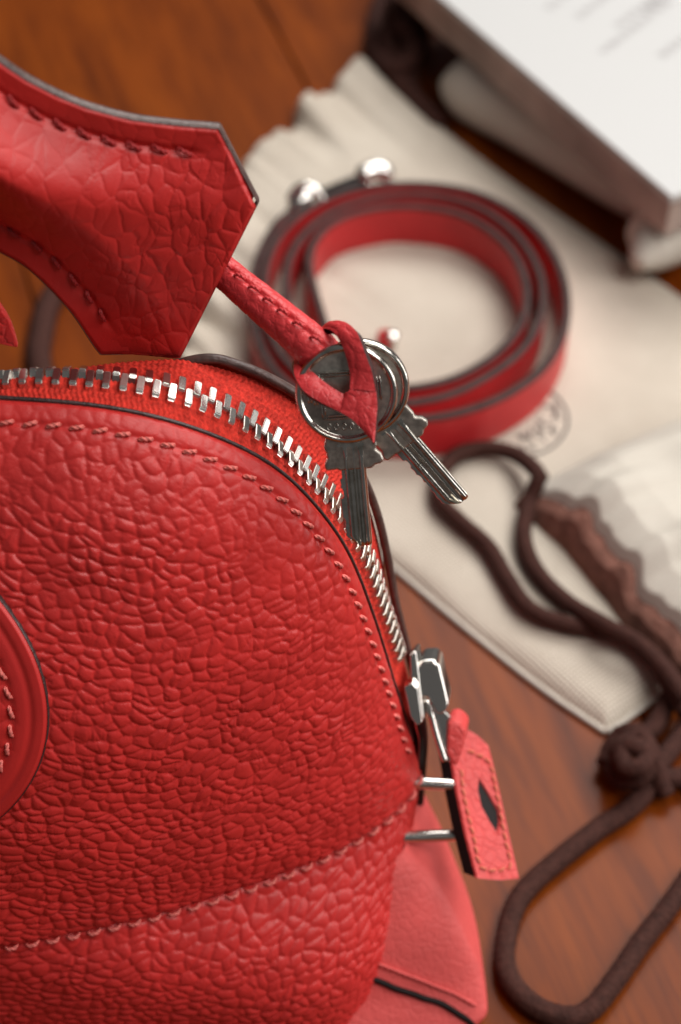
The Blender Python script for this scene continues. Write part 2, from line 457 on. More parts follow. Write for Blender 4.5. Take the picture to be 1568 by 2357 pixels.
hl = grain(np.stack([sx, ZZ * 1.1], -1).reshape(-1, 2), 2.6, 0.52, 31, (1.26, 0.95), 1.25, 0.28).reshape(ZZ.shape)
hl -= 0.55 * np.exp(-((ZZ - Z0) / 0.9) ** 2)
grid_obj("lower_panel", PL + nl * (hl + 0.25)[:, :, None], M_leather, bag, flip=False)

# ------------------------------------------------------------------ zip
rim_f = [np.array(p) for p in rim_px[:-2]]
tooth_px = [(-60, 876), (0, 869), (60, 863), (130, 862), (220, 867), (300, 876), (380, 893), (450, 916), (520, 948), (580, 986), (640, 1032), (690, 1080),
            (735, 1128), (775, 1178), (808, 1226), (846, 1294), (878, 1380), (905, 1455), (932, 1535), (948, 1600), (962, 1680)]
back_px = [(-60, 930), (0, 905), (60, 872), (130, 842), (230, 824), (330, 815), (430, 815), (520, 838), (600, 868), (690, 920), (750, 985),
           (800, 1050), (840, 1120), (868, 1195), (890, 1290), (908, 1390), (930, 1480), (950, 1560), (965, 1640), (972, 1700)]
NT = 900
fr = np.array([at_y(u, v, -E) for u, v in [(-60, 921)] + rim_px])
fr = spline(fr, NT); tl = spline(np.array([at_y(u, v, 0.5) for u, v in tooth_px]), NT); bk = spline(np.array([at_y(u, v, 11.5) for u, v in back_px]), NT)
s_len = arclen(tl)
# cross profile
wv_ = np.linspace(-1.0, 1.0, 96)
TAPE = np.zeros((NT, 96, 3)); 
sub = lambda A, B, t: A[:, None] * (1 - t)[None, :, None] + B[:, None] * t[None, :, None]
mneg = wv_ <= 0
inn = np.array([XC + 30, 0, Z0]) - fr; inn[:, 1] = 0; inn /= np.linalg.norm(inn, axis=1, keepdims=True)
fr_in = fr + inn * 2.2 + np.array([0, -0.5, 0])
bk_in = bk + inn * 0.6
TAPE[:, mneg] = sub(fr_in, tl, wv_[mneg] + 1); TAPE[:, ~mneg] = sub(tl, bk_in, wv_[~mneg])
tn = grid_normals(TAPE); outw = -inn
sg = np.sign(np.sum(tn[:, 48] * outw, 1).mean()); tn *= sg
crown = 0.9 * np.cos(wv_ * np.pi / 2) ** 0.8 - 1.0
acr = np.r_[0, np.cumsum(np.linalg.norm(np.diff(TAPE[NT // 3], axis=0), axis=1))]
S_, V_ = np.meshgrid(s_len, acr, indexing='ij')
row = V_ / 1.15; ri = np.floor(row); fr_ = row - ri
knit = 0.10 * np.sin(np.pi * fr_) + 0.13 * np.sin(2 * np.pi * (S_ / 1.05 + 0.35 * np.where(ri % 2 == 0, fr_, 1 - fr_)))
fz = vnoise(np.stack([S_.ravel() / 0.6, V_.ravel() / 0.6, 0 * S_.ravel()], -1), 4).reshape(S_.shape) * 0.05
TP = TAPE + tn * (crown[None, :] + knit + fz)[:, :, None]
grid_obj("zip_tape", TP, M_tape, bag, flip=sg < 0)
# back panel hangs from the far side of the tape
pr_b = [(0.6, 0.8), (3, 2.4), (8, 5), (18, 10), (36, 19), (60, 29), (90, 36)]
Pb = np.stack([bk_in + inn * (d_ + 5.0 * sstep(500, 330, project(bk)[:, 0]))[:, None] + np.array([0, y_, 0]) for d_, y_ in pr_b], 1)
Pb[:, :, 2] = np.maximum(Pb[:, :, 2], 2.0)
grid_obj("back_panel", Pb[::6], M_leather2, bag)
# back rim dark edge
bko = bk + np.array([0, 0.6, 0]) + inn * (-0.3 + 7.0 * sstep(520, 330, project(bk)[:, 0]))[:, None]
tube("back_panel_edge", bko, 1.25, M_edge_lt, bag, sides=10, flat=(1.0, 0.8))
# teeth
prof = np.array([(-0.7, -0.5), (-0.7, 1.1), (-0.35, 1.55), (2.9, 1.6), (3.5, 1.15), (3.65, -0.5)])
def tooth_mesh():
    bm = bmesh.new()
    for x in (0,):
        vs = [bm.verts.new((-0.70 * MM, a * MM, b * MM)) for a, b in prof]
        f = bm.faces.new(vs)
        r = bmesh.ops.extrude_face_region(bm, geom=[f])
        bmesh.ops.translate(bm, verts=[g for g in r['geom'] if isinstance(g, bmesh.types.BMVert)], vec=(1.40 * MM, 0, 0))
    bmesh.ops.recalc_face_normals(bm, faces=bm.faces)
    bmesh.ops.bevel(bm, geom=list(bm.edges), offset=0.16 * MM, segments=2, affect='EDGES')
    # stem that grips the tape
    me = bpy.data.meshes.new("zip_tooth"); bm.to_mesh(me); bm.free(); me.materials.append(M_tooth)
    return me
tooth = tooth_mesh()
def frame_at(curve, s, L):
    p = np.array([np.interp(s, L, curve[:, k]) for k in range(3)]); return p
PITCH = 3.15
s = 4.0; send = np.interp(1500, project(tl)[:, 1], s_len); k = 0
fr_t = frame_at
while s < send:
    for side in (0, 1):
        ss = s + side * PITCH / 2
        i = np.interp(ss, s_len, np.arange(NT)); i0 = int(i)
        p = TP[i0, 48]; T = tl[min(i0 + 4, NT - 1)] - tl[max(i0 - 4, 0)]; T /= np.linalg.norm(T)
        A = (TAPE[i0, 36] - TAPE[i0, 48]) if side == 0 else (TAPE[i0, 60] - TAPE[i0, 48])
        A -= T * (A @ T); A /= np.linalg.norm(A)
        Nn = np.cross(T, A)
        if Nn @ outw[i0] < 0: T = -T; Nn = -Nn
        c = TAPE[i0, 48] + tn[i0, 48] * (-0.1)
        rj = np.random.RandomState(k); ja = rj.uniform(-0.012, 0.012)
        o = bpy.data.objects.new("zip_tooth", tooth); sc.collection.objects.link(o)
        M = Matrix([[T[0], A[0], Nn[0], c[0] * MM], [T[1], A[1], Nn[1], c[1] * MM], [T[2], A[2], Nn[2], c[2] * MM], [0, 0, 0, 1]]) @ Matrix.Rotation(ja, 4, 'Z')
        o.parent = bag; o.matrix_parent_inverse = Matrix.Translation(-bag.location); o.matrix_basis = M
        k += 1
    s += PITCH

# ------------------------------------------------------------------ stitches
def stitch_mesh(name, length, r, mat, bow=0.45):
    t = np.linspace(-1, 1, 9)
    path = np.stack([t * length / 2, 0 * t, r * 0.5 + bow * (1 - t ** 2) - bow * 0.9 * np.abs(t) ** 4], -1)
    parts = []
    for a in (0, math.pi):
        tw = path.copy(); tw[:, 1] += 0.45 * r * np.cos(t * 5 + a); tw[:, 2] += 0.35 * r * np.sin(t * 5 + a)
        parts.append(tube_VF(tw, r * 0.72 * np.sqrt(np.maximum(0.12, 1 - np.abs(t) ** 5)), sides=7))
    V, F = join_VF(parts)
    me = bpy.data.meshes.new(name); me.from_pydata((V * MM).tolist(), [], F)
    me.polygons.foreach_set("use_smooth", np.ones(len(me.polygons), bool)); me.materials.append(mat); return me
def put_stitches(me, pts, nrm, parent, tilt=0.25, name="stitch", jit=0.06, seed=0):
    T = np.gradient(pts, axis=0)
    rs = np.random.RandomState(seed)
    for p, t, nn in zip(pts, T, nrm):
        t = t / np.linalg.norm(t); nn = nn - t * (nn @ t); nn /= np.linalg.norm(nn); b = np.cross(nn, t)
        o = bpy.data.objects.new(name, me); sc.collection.objects.link(o)
        M = Matrix([[t[0], b[0], nn[0], p[0] * MM], [t[1], b[1], nn[1], p[1] * MM], [t[2], b[2], nn[2], p[2] * MM], [0, 0, 0, 1]]) @ Matrix.Rotation(tilt + rs.uniform(-jit, jit), 4, 'Z')
        o.parent = parent
        o.matrix_parent_inverse = parent_inv(parent); o.matrix_basis = M
sm = stitch_mesh("stitch", 3.0, 0.44, M_thread)
sm_d = stitch_mesh("stitch", 3.4, 0.42, M_thread_d)
def panel_line(phi, ins):
    return panel(np.interp(phi, phis, ST_RHO), phi)
def panel_n(rh, phi):
    e = 1e-3
    a = panel(np.minimum(rh + e, 0.9999), phi) - panel(rh - e, phi); b = panel(rh, phi + e) - panel(rh, phi - e)
    nn = np.cross(a, b); nn /= np.linalg.norm(nn, axis=1, keepdims=True); return nn * np.sign(-nn[:, 1:2] + 1e-9)
pp = np.linspace(math.radians(7), math.radians(86), 900)
ln = panel_line(pp, ST); L = arclen(ln)
sp = np.arange(0.5, L[-1], 4.35); ps = np.interp(sp, L, pp)
put_stitches(sm, panel_line(ps, ST) + panel_n(np.interp(ps, phis, ST_RHO), ps) * -0.15, panel_n(np.interp(ps, phis, ST_RHO), ps), bag, 0.30, seed=1)
# seam between front and lower panel
xr = np.linspace(0.16, 0.999, 900); ln = panel(xr, np.zeros(900)); L = arclen(ln)
sp = np.arange(0.5, L[-1], 4.5); xs = np.interp(sp, L, xr); sl = panel(xs, np.zeros(len(xs)) + 1e-4)
nn = panel_n(np.minimum(xs, 0.99), np.full(len(xs), 0.02))
put_stitches(sm, sl + nn * 0.05 + np.array([0, 0, 0.0]), nn, bag, 0.16, seed=2)

# ------------------------------------------------------------------ round patch on the front
def hit_panel(u, v):
    d = ray(u, v); best = None
    for t in np.linspace(300, 440, 1400):
        p = CAM + d * t
        if p[2] < Z0 - 20: break
        ph_ = math.atan2(max(p[2] - Z0, 1e-6), p[0] - XC); rh_ = math.hypot(p[0] - XC, p[2] - Z0) / float(Rad(ph_))
        if rh_ >= 1: continue
        if p[1] >= panel(np.array(rh_), np.array(ph_))[1]: return p
    return None
pa, pb_, pc_ = hit_panel(0, 1388), hit_panel(110, 1610), hit_panel(0, 1852)
pz = (pa[2] + pc_[2]) / 2 * 0.5 + pb_[2] * 0.5
rz = None
# ellipse centred on x = XC + 0, through the three points
px_c = XC - 2.0
rx = pb_[0] - px_c
k0 = 1 - ((pa[0] - px_c) / rx) ** 2
rz = (pa[2] - pc_[2]) / 2 / math.sqrt(max(0.05, k0))
def patch_surf(r, a, off):
    x = px_c + r * rx * np.cos(a); z = pz + r * rz * np.sin(a)
    ph_ = np.arctan2(np.maximum(z - Z0, 1e-6), x - XC); rh_ = np.hypot(x - XC, z - Z0) / Rad(ph_)
    p = panel(rh_, ph_); p[..., 1] -= off * 0.8; p[..., 2] += off * 0.55
    return p
aa = np.linspace(-1.25, 1.25, 420); r_ = 1 - np.linspace(0.75, 0, 190) ** 1.3
AA, RR = np.meshgrid(aa, r_, indexing='ij')
dr = (1 - RR) * (rx + rz) / 2
hp = 1.6 - 0.55 * np.exp(-((dr - 6.6) / 0.8) ** 2) - 0.35 * np.exp(-((dr - 3.0) / 0.7) ** 2) - 0.7 * sstep(0.8, 0, dr) + 0.5 * sstep(6.5, 14, dr)
Pp = patch_surf(RR, AA, 0.0)
hp += grain(Pp[..., [0, 2]].reshape(-1, 2), 4.6, 0.30, 60).reshape(RR.shape) * sstep(4, 9, dr)
Pp = patch_surf(RR, AA, hp)
grid_obj("round_patch", Pp, M_leather, bag)
pe = np.stack([patch_surf(np.full(420, 1.0), aa, 1.05), patch_surf(np.full(420, 1.006), aa, 0.8), patch_surf(np.full(420, 1.008), aa, -0.9)], 1)
grid_obj("patch_edge", pe, M_edge, bag)
a_ = np.linspace(-1.1, 1.1, 600); lr = 1 - 6.6 / ((rx + rz) / 2); ln = patch_surf(np.full(600, lr), a_, 0.75); L = arclen(ln)
asx = np.interp(np.arange(0, L[-1], 4.3), L, a_); pts = patch_surf(np.full(len(asx), lr), asx, 1.15)
put_stitches(sm, pts, np.tile([0.1, -0.8, 0.58], (len(pts), 1)), bag, 0.3, seed=3)

# ------------------------------------------------------------------ side of the bag, below the zip
sz = np.linspace(0.5, 70, 40); sy = np.linspace(-E, 13, 14)
SZ, SY = np.meshgrid(sz, sy, indexing='ij')
rimx = np.interp(SZ, [0, 20, 50, 62, 80], [XC + Rad(0.0) - 18, XC + Rad(0.0) - 6, XC + Rad(0.0), XC + Rad(0.0), XC + Rad(0.0) - 3.5])
grid_obj("side_panel", np.stack([rimx - 0.5 + 2.0 * np.sin((SY + E) / 22 * np.pi), SY, SZ], -1), M_leather2, bag)
eb = np.array([at_y(u, v, -7.0) for u, v in [(962, 1640), (970, 1700), (968, 1760), (963, 1830), (957, 1900), (948, 1960), (938, 2010), (925, 2060)]])
tube("side_edge", spline(eb, 60), 1.5, M_black, bag, sides=10, flat=(0.8, 1.2))
# base gusset flaring at the bottom, its lit pink painted into the leather
sm_p = stitch_mesh('stitch', 2.2, 0.36, M_lit, 0.25)
gz = np.linspace(0.6, 40, 90); ga = np.linspace(-0.5 * np.pi, 0.62 * np.pi, 140)
GZ, GA = np.meshgrid(gz, ga, indexing='ij')
zk = [0, 2, 6, 13, 22, 32, 40]
xr_ = np.interp(GZ, zk, [30, 34, 35.5, 34, 29.5, 23, 15]); yc_ = np.interp(GZ, zk, [-46, -47, -47, -40, -34, -27, -22])
kern3 = np.hanning(9); kern3 /= kern3.sum()
sm1 = lambda A: np.apply_along_axis(lambda c: np.convolve(np.r_[np.full(4, c[0]), c, np.full(4, c[-1])], kern3, 'valid'), 0, A)
xr_ = sm1(xr_); yc_ = sm1(yc_)
xc_ = -22.0; ce, se = np.cos(GA), np.sin(GA)
GX = xc_ + (xr_ - xc_) * np.sign(ce) * np.abs(ce) ** 0.7
GY = yc_ + np.where(se < 0, 9.0, 55.0) * np.sign(se) * np.abs(se) ** 0.9
GP = np.stack([GX, GY, GZ], -1)
gus = grid_obj("side_gusset", GP, M_lit, bag)
gpx = project(GP.reshape(-1, 3)); gdep = (GP.reshape(-1, 3) - CAM) @ FW; gnm = grid_normals(GP).reshape(-1, 3); gnm *= np.sign(np.sum(gnm * (GP.reshape(-1, 3) - np.array([-20, -30, 5])), 1))[:, None]
def snap(u, v):
    d = np.hypot(gpx[:, 0] - u, gpx[:, 1] - v); c = np.argsort(d)[:6]; i = c[np.argmin(gdep[c])]; return GP.reshape(-1, 3)[i], gnm[i]
def smooth_line(pp, k=5):
    for _ in range(k): pp[1:-1] = (pp[:-2] + 2 * pp[1:-1] + pp[2:]) / 4
    return pp
pl_ = spline([(820, 2240), (862, 2258), (920, 2282), (985, 2302), (1045, 2325), (1085, 2350), (1100, 2375)], 40)
tube("base_piping", smooth_line(np.array([snap(u, v)[0] + snap(u, v)[1] * 0.3 for u, v in pl_])), 0.75, M_black, gus, sides=8)
pl_ = spline([(870, 2222), (930, 2245), (990, 2265), (1045, 2285), (1090, 2310)], 18)
gq = [snap(u, v) for u, v in pl_]
put_stitches(sm_p, smooth_line(np.array([a[0] + a[1] * 0.3 for a in gq])), np.array([a[1] for a in gq]), gus, 0.1, seed=4)

# metal side ring
TR = 404.0
rpx = [(915, 1800), (960, 1802), (1045, 1807), (1068, 1812), (1082, 1835), (1084, 1870), (1078, 1903), (1058, 1920), (1000, 1924), (950, 1926), (900, 1927)]
tube("side_ring", spline([at_t(u, v, TR) for u, v in rpx], 80), 1.45, M_chrome, bag, sides=16)

# ------------------------------------------------------------------ zip slider and pull
TS = 392.0
slider = bpy.data.objects.new("zip_slider", None); sc.collection.objects.link(slider)
slider.parent = bag; slider.empty_display_size = 0.005
slider.location = (0, 0, 0); slider.matrix_parent_inverse = Matrix.Translation(-bag.location)
def px_poly(pts, t): return [at_t(u, v, t) for u, v in pts]
prism("top_plate", px_poly([(942, 1512), (949, 1500), (958, 1500), (976, 1652), (972, 1666), (953, 1666), (946, 1600)], TS - 4), (1.2, 4.0, -1.8), M_chrome, slider, bevel=0.35)
prism("front_flange", px_poly([(929, 1580), (950, 1572), (962, 1585), (972, 1664), (960, 1672), (944, 1650)], TS - 7), (0.4, 3.0, -1.5), M_chrome, slider, bevel=0.3)
prism("bridge", px_poly([(962, 1532), (972, 1522), (1000, 1520), (1012, 1532), (1032, 1618), (1030, 1636), (1012, 1648), (1002, 1640), (985, 1606), (964, 1604), (960, 1570)], TS - 3), (1.0, 5.5, -1.6), M_chrome, slider, bevel=1.1, seg=4)
# wire pull, a trapezoid ring
pull = spline([at_t(u, v, TS - 2.0) for u, v in [(978, 1612), (986, 1622), (1004, 1690), (1024, 1752)]], 30)
tube("pull_bar", pull, 0.75, M_chrome, slider, sides=10)
prism("pull_plate", px_poly([(988, 1622), (1004, 1616), (1040, 1655), (1048, 1690), (1046, 1745), (1030, 1756), (1014, 1708)], 394.0), (0.4, 1.0, -0.4), M_chrome, slider, bevel=0.25)
# leather tab
tabv = np.array([-3.6, 2.6, -1.6])
TT = 402.0
def tt(u, v): return at_t(u, v, TT - (v - 1850) * 0.045 + (u - 1110) * 0.03)
face = [tt(u, v) for u, v in [(1076, 1679), (1100, 1693), (1124, 1716), (1132, 1745), (1150, 1822), (1174, 1930), (1195, 2022), (1150, 2026), (1100, 2022), (1075, 1925), (1055, 1830), (1042, 1750), (1052, 1705)]]
hole = [tt(u, v) for u, v in [(1103, 1790), (1128, 1830), (1150, 1870), (1153, 1895), (1148, 1922), (1128, 1892), (1108, 1855), (1100, 1818)]]
tab = prism("pull_tab", face, tabv * 0.16, M_tab, slider, hole=hole, bevel=0.0)
mid = [np.asarray(p) + tabv * 0.165 for p in face]
prism("tab_core", mid, tabv * 0.72, M_black, slider, bevel=0.3)
bend = prism("tab_fold", px_poly([(1030, 1664), (1046, 1659), (1062, 1668), (1074, 1682), (1068, 1715), (1058, 1748), (1050, 1770), (1036, 1752), (1028, 1738), (1028, 1700)], 391.5), (1.2, 5.5, -1.8), M_tab, slider, bevel=1.2, seg=3)
cx, cy = 1108, 1870
tp = spline([(1080, 1728), (1122, 1752), (1136, 1800), (1160, 1925), (1172, 1990), (1150, 2000), (1106, 1994), (1088, 1925), (1066, 1830), (1060, 1775)], 200)
tp3 = np.array([tt(u, v) for u, v in tp]); L = arclen(tp3); q = np.arange(0.5, L[-1], 2.3)
tp3 = np.stack([np.interp(q, L, tp3[:, k]) for k in range(3)], -1)
nf = -tabv / np.linalg.norm(tabv)
sm_s = stitch_mesh("stitch", 1.9, 0.30, simple("peach_thread", (0.66, 0.17, 0.10), 0.6), 0.2)
put_stitches(sm_s, tp3 + nf * 0.05, np.tile(nf, (len(tp3), 1)), tab, 0.25, seed=5)

# ------------------------------------------------------------------ key sheath (folded leather bell)
top_px = [(-80, 92), (-40, 118), (0, 145), (60, 185), (130, 221), (200, 249), (300, 276), (400, 289), (470, 295), (503, 298)]
bot_px = [(-80, 528), (-40, 556), (0, 582), (50, 610), (100, 652), (165, 722), (215, 796), (232, 818)]
YS = 15.0
def sh3(u, v):
    # gently turned plane behind the zip
    return at_y(u, v, YS + (u - 300) * 0.010)
na, nb_ = 330, 90
topc = np.vstack([spline(top_px, na), np.linspace((503, 298), (592, 468), nb_ + 1)[1:]])
botc = np.vstack([spline(bot_px, na), np.linspace((232, 818), (418, 814), nb_ + 1)[1:]])
NW = 320
wq = np.linspace(0, 1, NW)
PX = topc[:, None] * (1 - wq)[None, :, None] + botc[:, None] * wq[None, :, None]
flat = PX.reshape(-1, 2)
Psh = np.array([sh3(u, v) for u, v in flat]).reshape(PX.shape[0], NW, 3)
def poly_dist(p, poly):
    d = np.full(len(p), 1e9)
    for a, b in zip(poly[:-1], poly[1:]):
        ab = b - a; t = np.clip(((p - a) @ ab) / (ab @ ab), 0, 1); d = np.minimum(d, np.linalg.norm(p - a - t[:, None] * ab, axis=1))
    return d
k_mm = 322.0 / FPX
dT = poly_dist(flat, np.array(top_px)) * k_mm; dB = poly_dist(flat, np.array(bot_px)) * k_mm
dE = poly_dist(flat, np.array([(503, 298), (592, 468), (418, 814), (232, 818)], float)) * k_mm
dS = np.minimum(dT, dB)
fade = sstep(620, 200, flat[:, 0] * 0.8 + flat[:, 1] * 0.45)     # less puffed near the mouth
puff = 10.5 * sstep(3.0, 16, dT) * sstep(3.0, 16, dB) * (0.30 + 0.70 * fade)
sshape = PX.shape[:2]
hs = grain(flat * k_mm, 3.4, 0.36, 90, (0.95, 1.15), 1.6, 0.24) * (0.25 + 0.75 * sstep(2, 8, dS)) * (0.45 + 0.55 * sstep(130, 420, flat[:, 0]))
stl = 0.7 * np.exp(-((dS - 4.6) / 0.75) ** 2) * sstep(3.0, 8.0, dE)
edge_dip = 0.5 * sstep(0.8, 0, np.minimum(dS, dE))
sheath = thing("key_sheath", "red leather sheath with angular end and padded middle, propped above the zip", "key sheath", at_y(300, 818, YS))
off = (puff + hs - stl - edge_dip).reshape(sshape)
nS = np.array([0.0, -0.93, 0.36])
PS = Psh + off[:, :, None] * nS
grid_obj("front_leather", PS, M_leather, sheath)
# painted edge all round (thickness of the two layers)
loop_px = np.vstack([topc, np.linspace((592, 468), (418, 814), 120)[1:], botc[::-1][1:]])
loop3 = np.array([sh3(u, v) for u, v in loop_px]) - 0.3 * nS
prf = [(0.0, 0.0), (0.45, 0.35), (0.5, 1.0), (0.45, 1.7), (0.0, 2.1)]
cen = loop_px.mean(0)
tl_ = np.gradient(loop_px, axis=0); nl_ = np.stack([tl_[:, 1], -tl_[:, 0]], -1); nl_ /= np.linalg.norm(nl_, axis=1, keepdims=True) + 1e-9
nl3 = nl_[:, :1] * RT + (-nl_[:, 1:]) * np.array([0, 0.0, 1.0])
EP = np.stack([loop3 + a * nl3 * 0.8 + np.array([0, b * 0.95, 0]) for a, b in prf], 1)
grid_obj("painted_edge", EP, M_edge_lt, sheath)
bgs = Psh[::6, ::6] + np.array([0, 1.7, 0]); 
grid_obj("back_leather", bgs, M_leather2, sheath)
# its seams
def inset_curve(px, d):
    c = spline(px, 400); t = np.gradient(c, axis=0); t /= np.linalg.norm(t, axis=1, keepdims=True)
    return c + np.stack([-t[:, 1], t[:, 0]], -1) * d
ic = inset_curve(top_px, 4.6 / k_mm); ic = ic[(ic[:, 0] > -30) & (ic[:, 0] < 470)]
p3 = np.array([sh3(u, v) for u, v in ic]); L = arclen(p3); q = np.arange(1, L[-1], 4.6)
p3 = np.stack([np.interp(q, L, p3[:, k]) for k in range(3)], -1)
put_stitches(sm_d, p3 + nS * 0.1, np.tile(nS, (len(p3), 1)), sheath, -0.35, seed=6)
ic = inset_curve(bot_px, -4.6 / k_mm); ic = ic[(ic[:, 0] > -30) & (ic[:, 1] < 730)]
p3 = np.array([sh3(u, v) for u, v in ic]); L = arclen(p3); q = np.arange(1, L[-1], 5.2)
p3 = np.stack([np.interp(q, L, p3[:, k]) for k in range(3)], -1)
put_stitches(sm_d, p3 + nS * 0.15, np.tile(nS, (len(p3), 1)), sheath, -0.2, seed=7)

# ------------------------------------------------------------------ leather lanyard with slit end
lan = thing("key_lanyard", "rolled red leather lanyard with a slit arrow end, holding two keys", "lanyard", at_t(760, 830, 322))
cpx = [(470, 590, 336), (520, 630, 333.5), (570, 672, 331), (630, 722, 328.5), (690, 772, 326), (735, 812, 325), (770, 850, 325)]
cpath = spline([at_t(*p) for p in cpx], 260)
Lc = arclen(cpath); nC = len(cpath)
T, Nn, Bn = frames(cpath)
view = cpath - CAM; view /= np.linalg.norm(view, axis=1, keepdims=True)
B_ = -view - T * np.sum(-view * T, 1)[:, None]; B_ /= np.linalg.norm(B_, axis=1, keepdims=True)
N_ = np.cross(B_, T)
if N_[100] @ UPV < 0: N_ = -N_
a = np.linspace(0, 2 * np.pi, 120, endpoint=False)
rad = np.interp(Lc / Lc[-1], [0, 0.2, 0.7, 0.9, 1.0], [3.15, 3.2, 3.75, 4.0, 3.9])
rad[-26:] *= np.sqrt(np.maximum(0.01, 1 - np.linspace(0, 1, 26) ** 2.4))
CP = cpath[:, None] + rad[:, None, None] * (np.cos(a)[None, :, None] * N_[:, None] + 0.85 * np.sin(a)[None, :, None] * B_[:, None])
nc = (np.cos(a)[None, :, None] * N_[:, None] + np.sin(a)[None, :, None] * B_[:, None])
hc = grain(np.stack(np.broadcast_arrays(Lc[:, None], 3.6 * a[None]), -1).reshape(-1, 2), 3.2, 0.18, 120).reshape(CP.shape[:2])
lap = np.angle(np.exp(1j * (a - 1.15)))           # stitched overlap along the roll
hc -= 0.55 * np.exp(-(lap[None] / 0.14) ** 2)
hc += 0.18 * sstep(0.0, 0.3, lap)[None] * sstep(1.4, 0.9, lap)[None]
grid_obj("rolled_cord", CP + nc * hc[:, :, None], M_lan, lan, cv=True, flip=True)
sq = np.arange(3, Lc[-1] - 4, 4.0)
sp3 = np.stack([np.interp(sq, Lc, cpath[:, k]) for k in range(3)], -1)
ii = np.interp(sq, Lc, np.arange(nC)).astype(int)
nrm = math.cos(1.15) * N_[ii] + math.sin(1.15) * B_[ii]
put_stitches(stitch_mesh("stitch", 2.9, 0.40, M_lan), sp3 + nrm * (rad[ii] * 0.95 - 0.1)[:, None], nrm, lan, 0.3, seed=8)
# slit end: a band that closes round the cord, then an arrow tip (outer, inner pixel pairs with depth)
ring = [((826, 908, 318), (792, 908, 318.5)), ((866, 900, 317), (806, 896, 317.5)), ((854, 850, 316), (806, 862, 318)), ((836, 800, 316), (794, 812, 318)), ((822, 765, 317), (778, 778, 319)),
        ((800, 744, 319.5), (764, 762, 321)), ((776, 738, 322.5), (748, 757, 323.5)), ((752, 744, 327), (736, 770, 327.5)),
        ((715, 780, 333), (720, 805, 333)), ((682, 815, 333), (700, 830, 332)),
        ((676, 840, 326), (705, 846, 325)), ((680, 868, 321), (722, 858, 320.5)), ((700, 900, 318.5), (748, 880, 319)),
        ((738, 926, 318), (775, 898, 318.5)), ((782, 948, 318), (792, 908, 318.5))]
ro = spline([at_t(*r[0]) for r in ring[1:]], 150); rin = spline([at_t(*r[1]) for r in ring[1:]], 150)
wr = np.linspace(0, 1, 26)
RG = ro[:, None] * (1 - wr)[None, :, None] + rin[:, None] * wr[None, :, None]
rgn = grid_normals(RG); 
hr = grain(np.stack(np.broadcast_arrays(arclen(ro)[:, None], 4.0 * wr[None]), -1).reshape(-1, 2), 2.8, 0.2, 140).reshape(RG.shape[:2]) + 0.35 * np.sin(np.pi * wr)[None]
if (rgn[20, 10] @ FW) > 0: rgn = -rgn
F_ = RG + rgn * hr[:, :, None]; Bk = RG - rgn * 1.3
grid_obj("slit_band", F_, M_lan, lan)
grid_obj("slit_band_back", Bk, M_lan, lan)
ein = np.stack([F_[:, -1], F_[:, -1] * .5 + Bk[:, -1] * .5, Bk[:, -1]], 1); eout = np.stack([F_[:, 0], F_[:, 0] * .5 + Bk[:, 0] * .5, Bk[:, 0]], 1)
grid_obj("slit_edge", ein, M_black, lan); grid_obj("outer_edge", eout, M_edge, lan)
Lc_ = np.vstack([resample(RG[-1][::-1], 14), spline([RG[-1][0], at_t(806, 962, 317.6), at_t(828, 982, 317.2), at_t(846, 1003, 316.8), at_t(860.0, 1020, 316.4)], 34)[1:]])
Rc_ = np.vstack([resample(RG[0][::-1], 14), spline([RG[0][0], at_t(869, 930, 316.6), at_t(867, 965, 316.4), at_t(864, 1000, 316.4), at_t(861.5, 1021, 316.4)], 34)[1:]])
wt = np.linspace(0, 1, 30)
TPg = Lc_[:, None] * (1 - wt)[None, :, None] + Rc_[:, None] * wt[None, :, None]
tpn = grid_normals(TPg); tpn *= -np.sign(tpn[20, 15] @ FW)
ht = grain(project(TPg.reshape(-1, 3)) * 0.083, 3.0, 0.22, 150).reshape(TPg.shape[:2]) + 0.35 * np.sin(np.pi * wt)[None]
TF = TPg + tpn * ht[:, :, None]; TB = TPg - tpn * 1.3
grid_obj("arrow_tip", TF, M_lan, lan); grid_obj("arrow_tip_back", TB, M_lan, lan)
rimf = np.vstack([TF[13:, 0], TF[-1, 1:], TF[13:, -1][::-1][1:]]); rimb = np.vstack([TB[13:, 0], TB[-1, 1:], TB[13:, -1][::-1][1:]])
grid_obj("tip_edge", np.stack([rimf, rimf * 0.5 + rimb * 0.5, rimb], 1), M_edge, lan)
notch_f, notch_b = TF[0], TB[0]
grid_obj("slit_end", np.stack([notch_f, notch_b], 1), M_black, lan)
# other end of the lanyard, its tip shows beside the sheath
me = prism_mesh("loop_tip", [at_y(u, v, 4 + 0.02 * u) for u, v in [(-90, 600), (-40, 650), (-5, 700), (14, 728), (26, 752), (35, 778), (41, 802), (20, 798), (-8, 792), (-60, 775), (-110, 740)]], (0, 1.4, 0.2), bevel=0.35, seg=3)
link("loop_tip", me, M_leather2, lan)

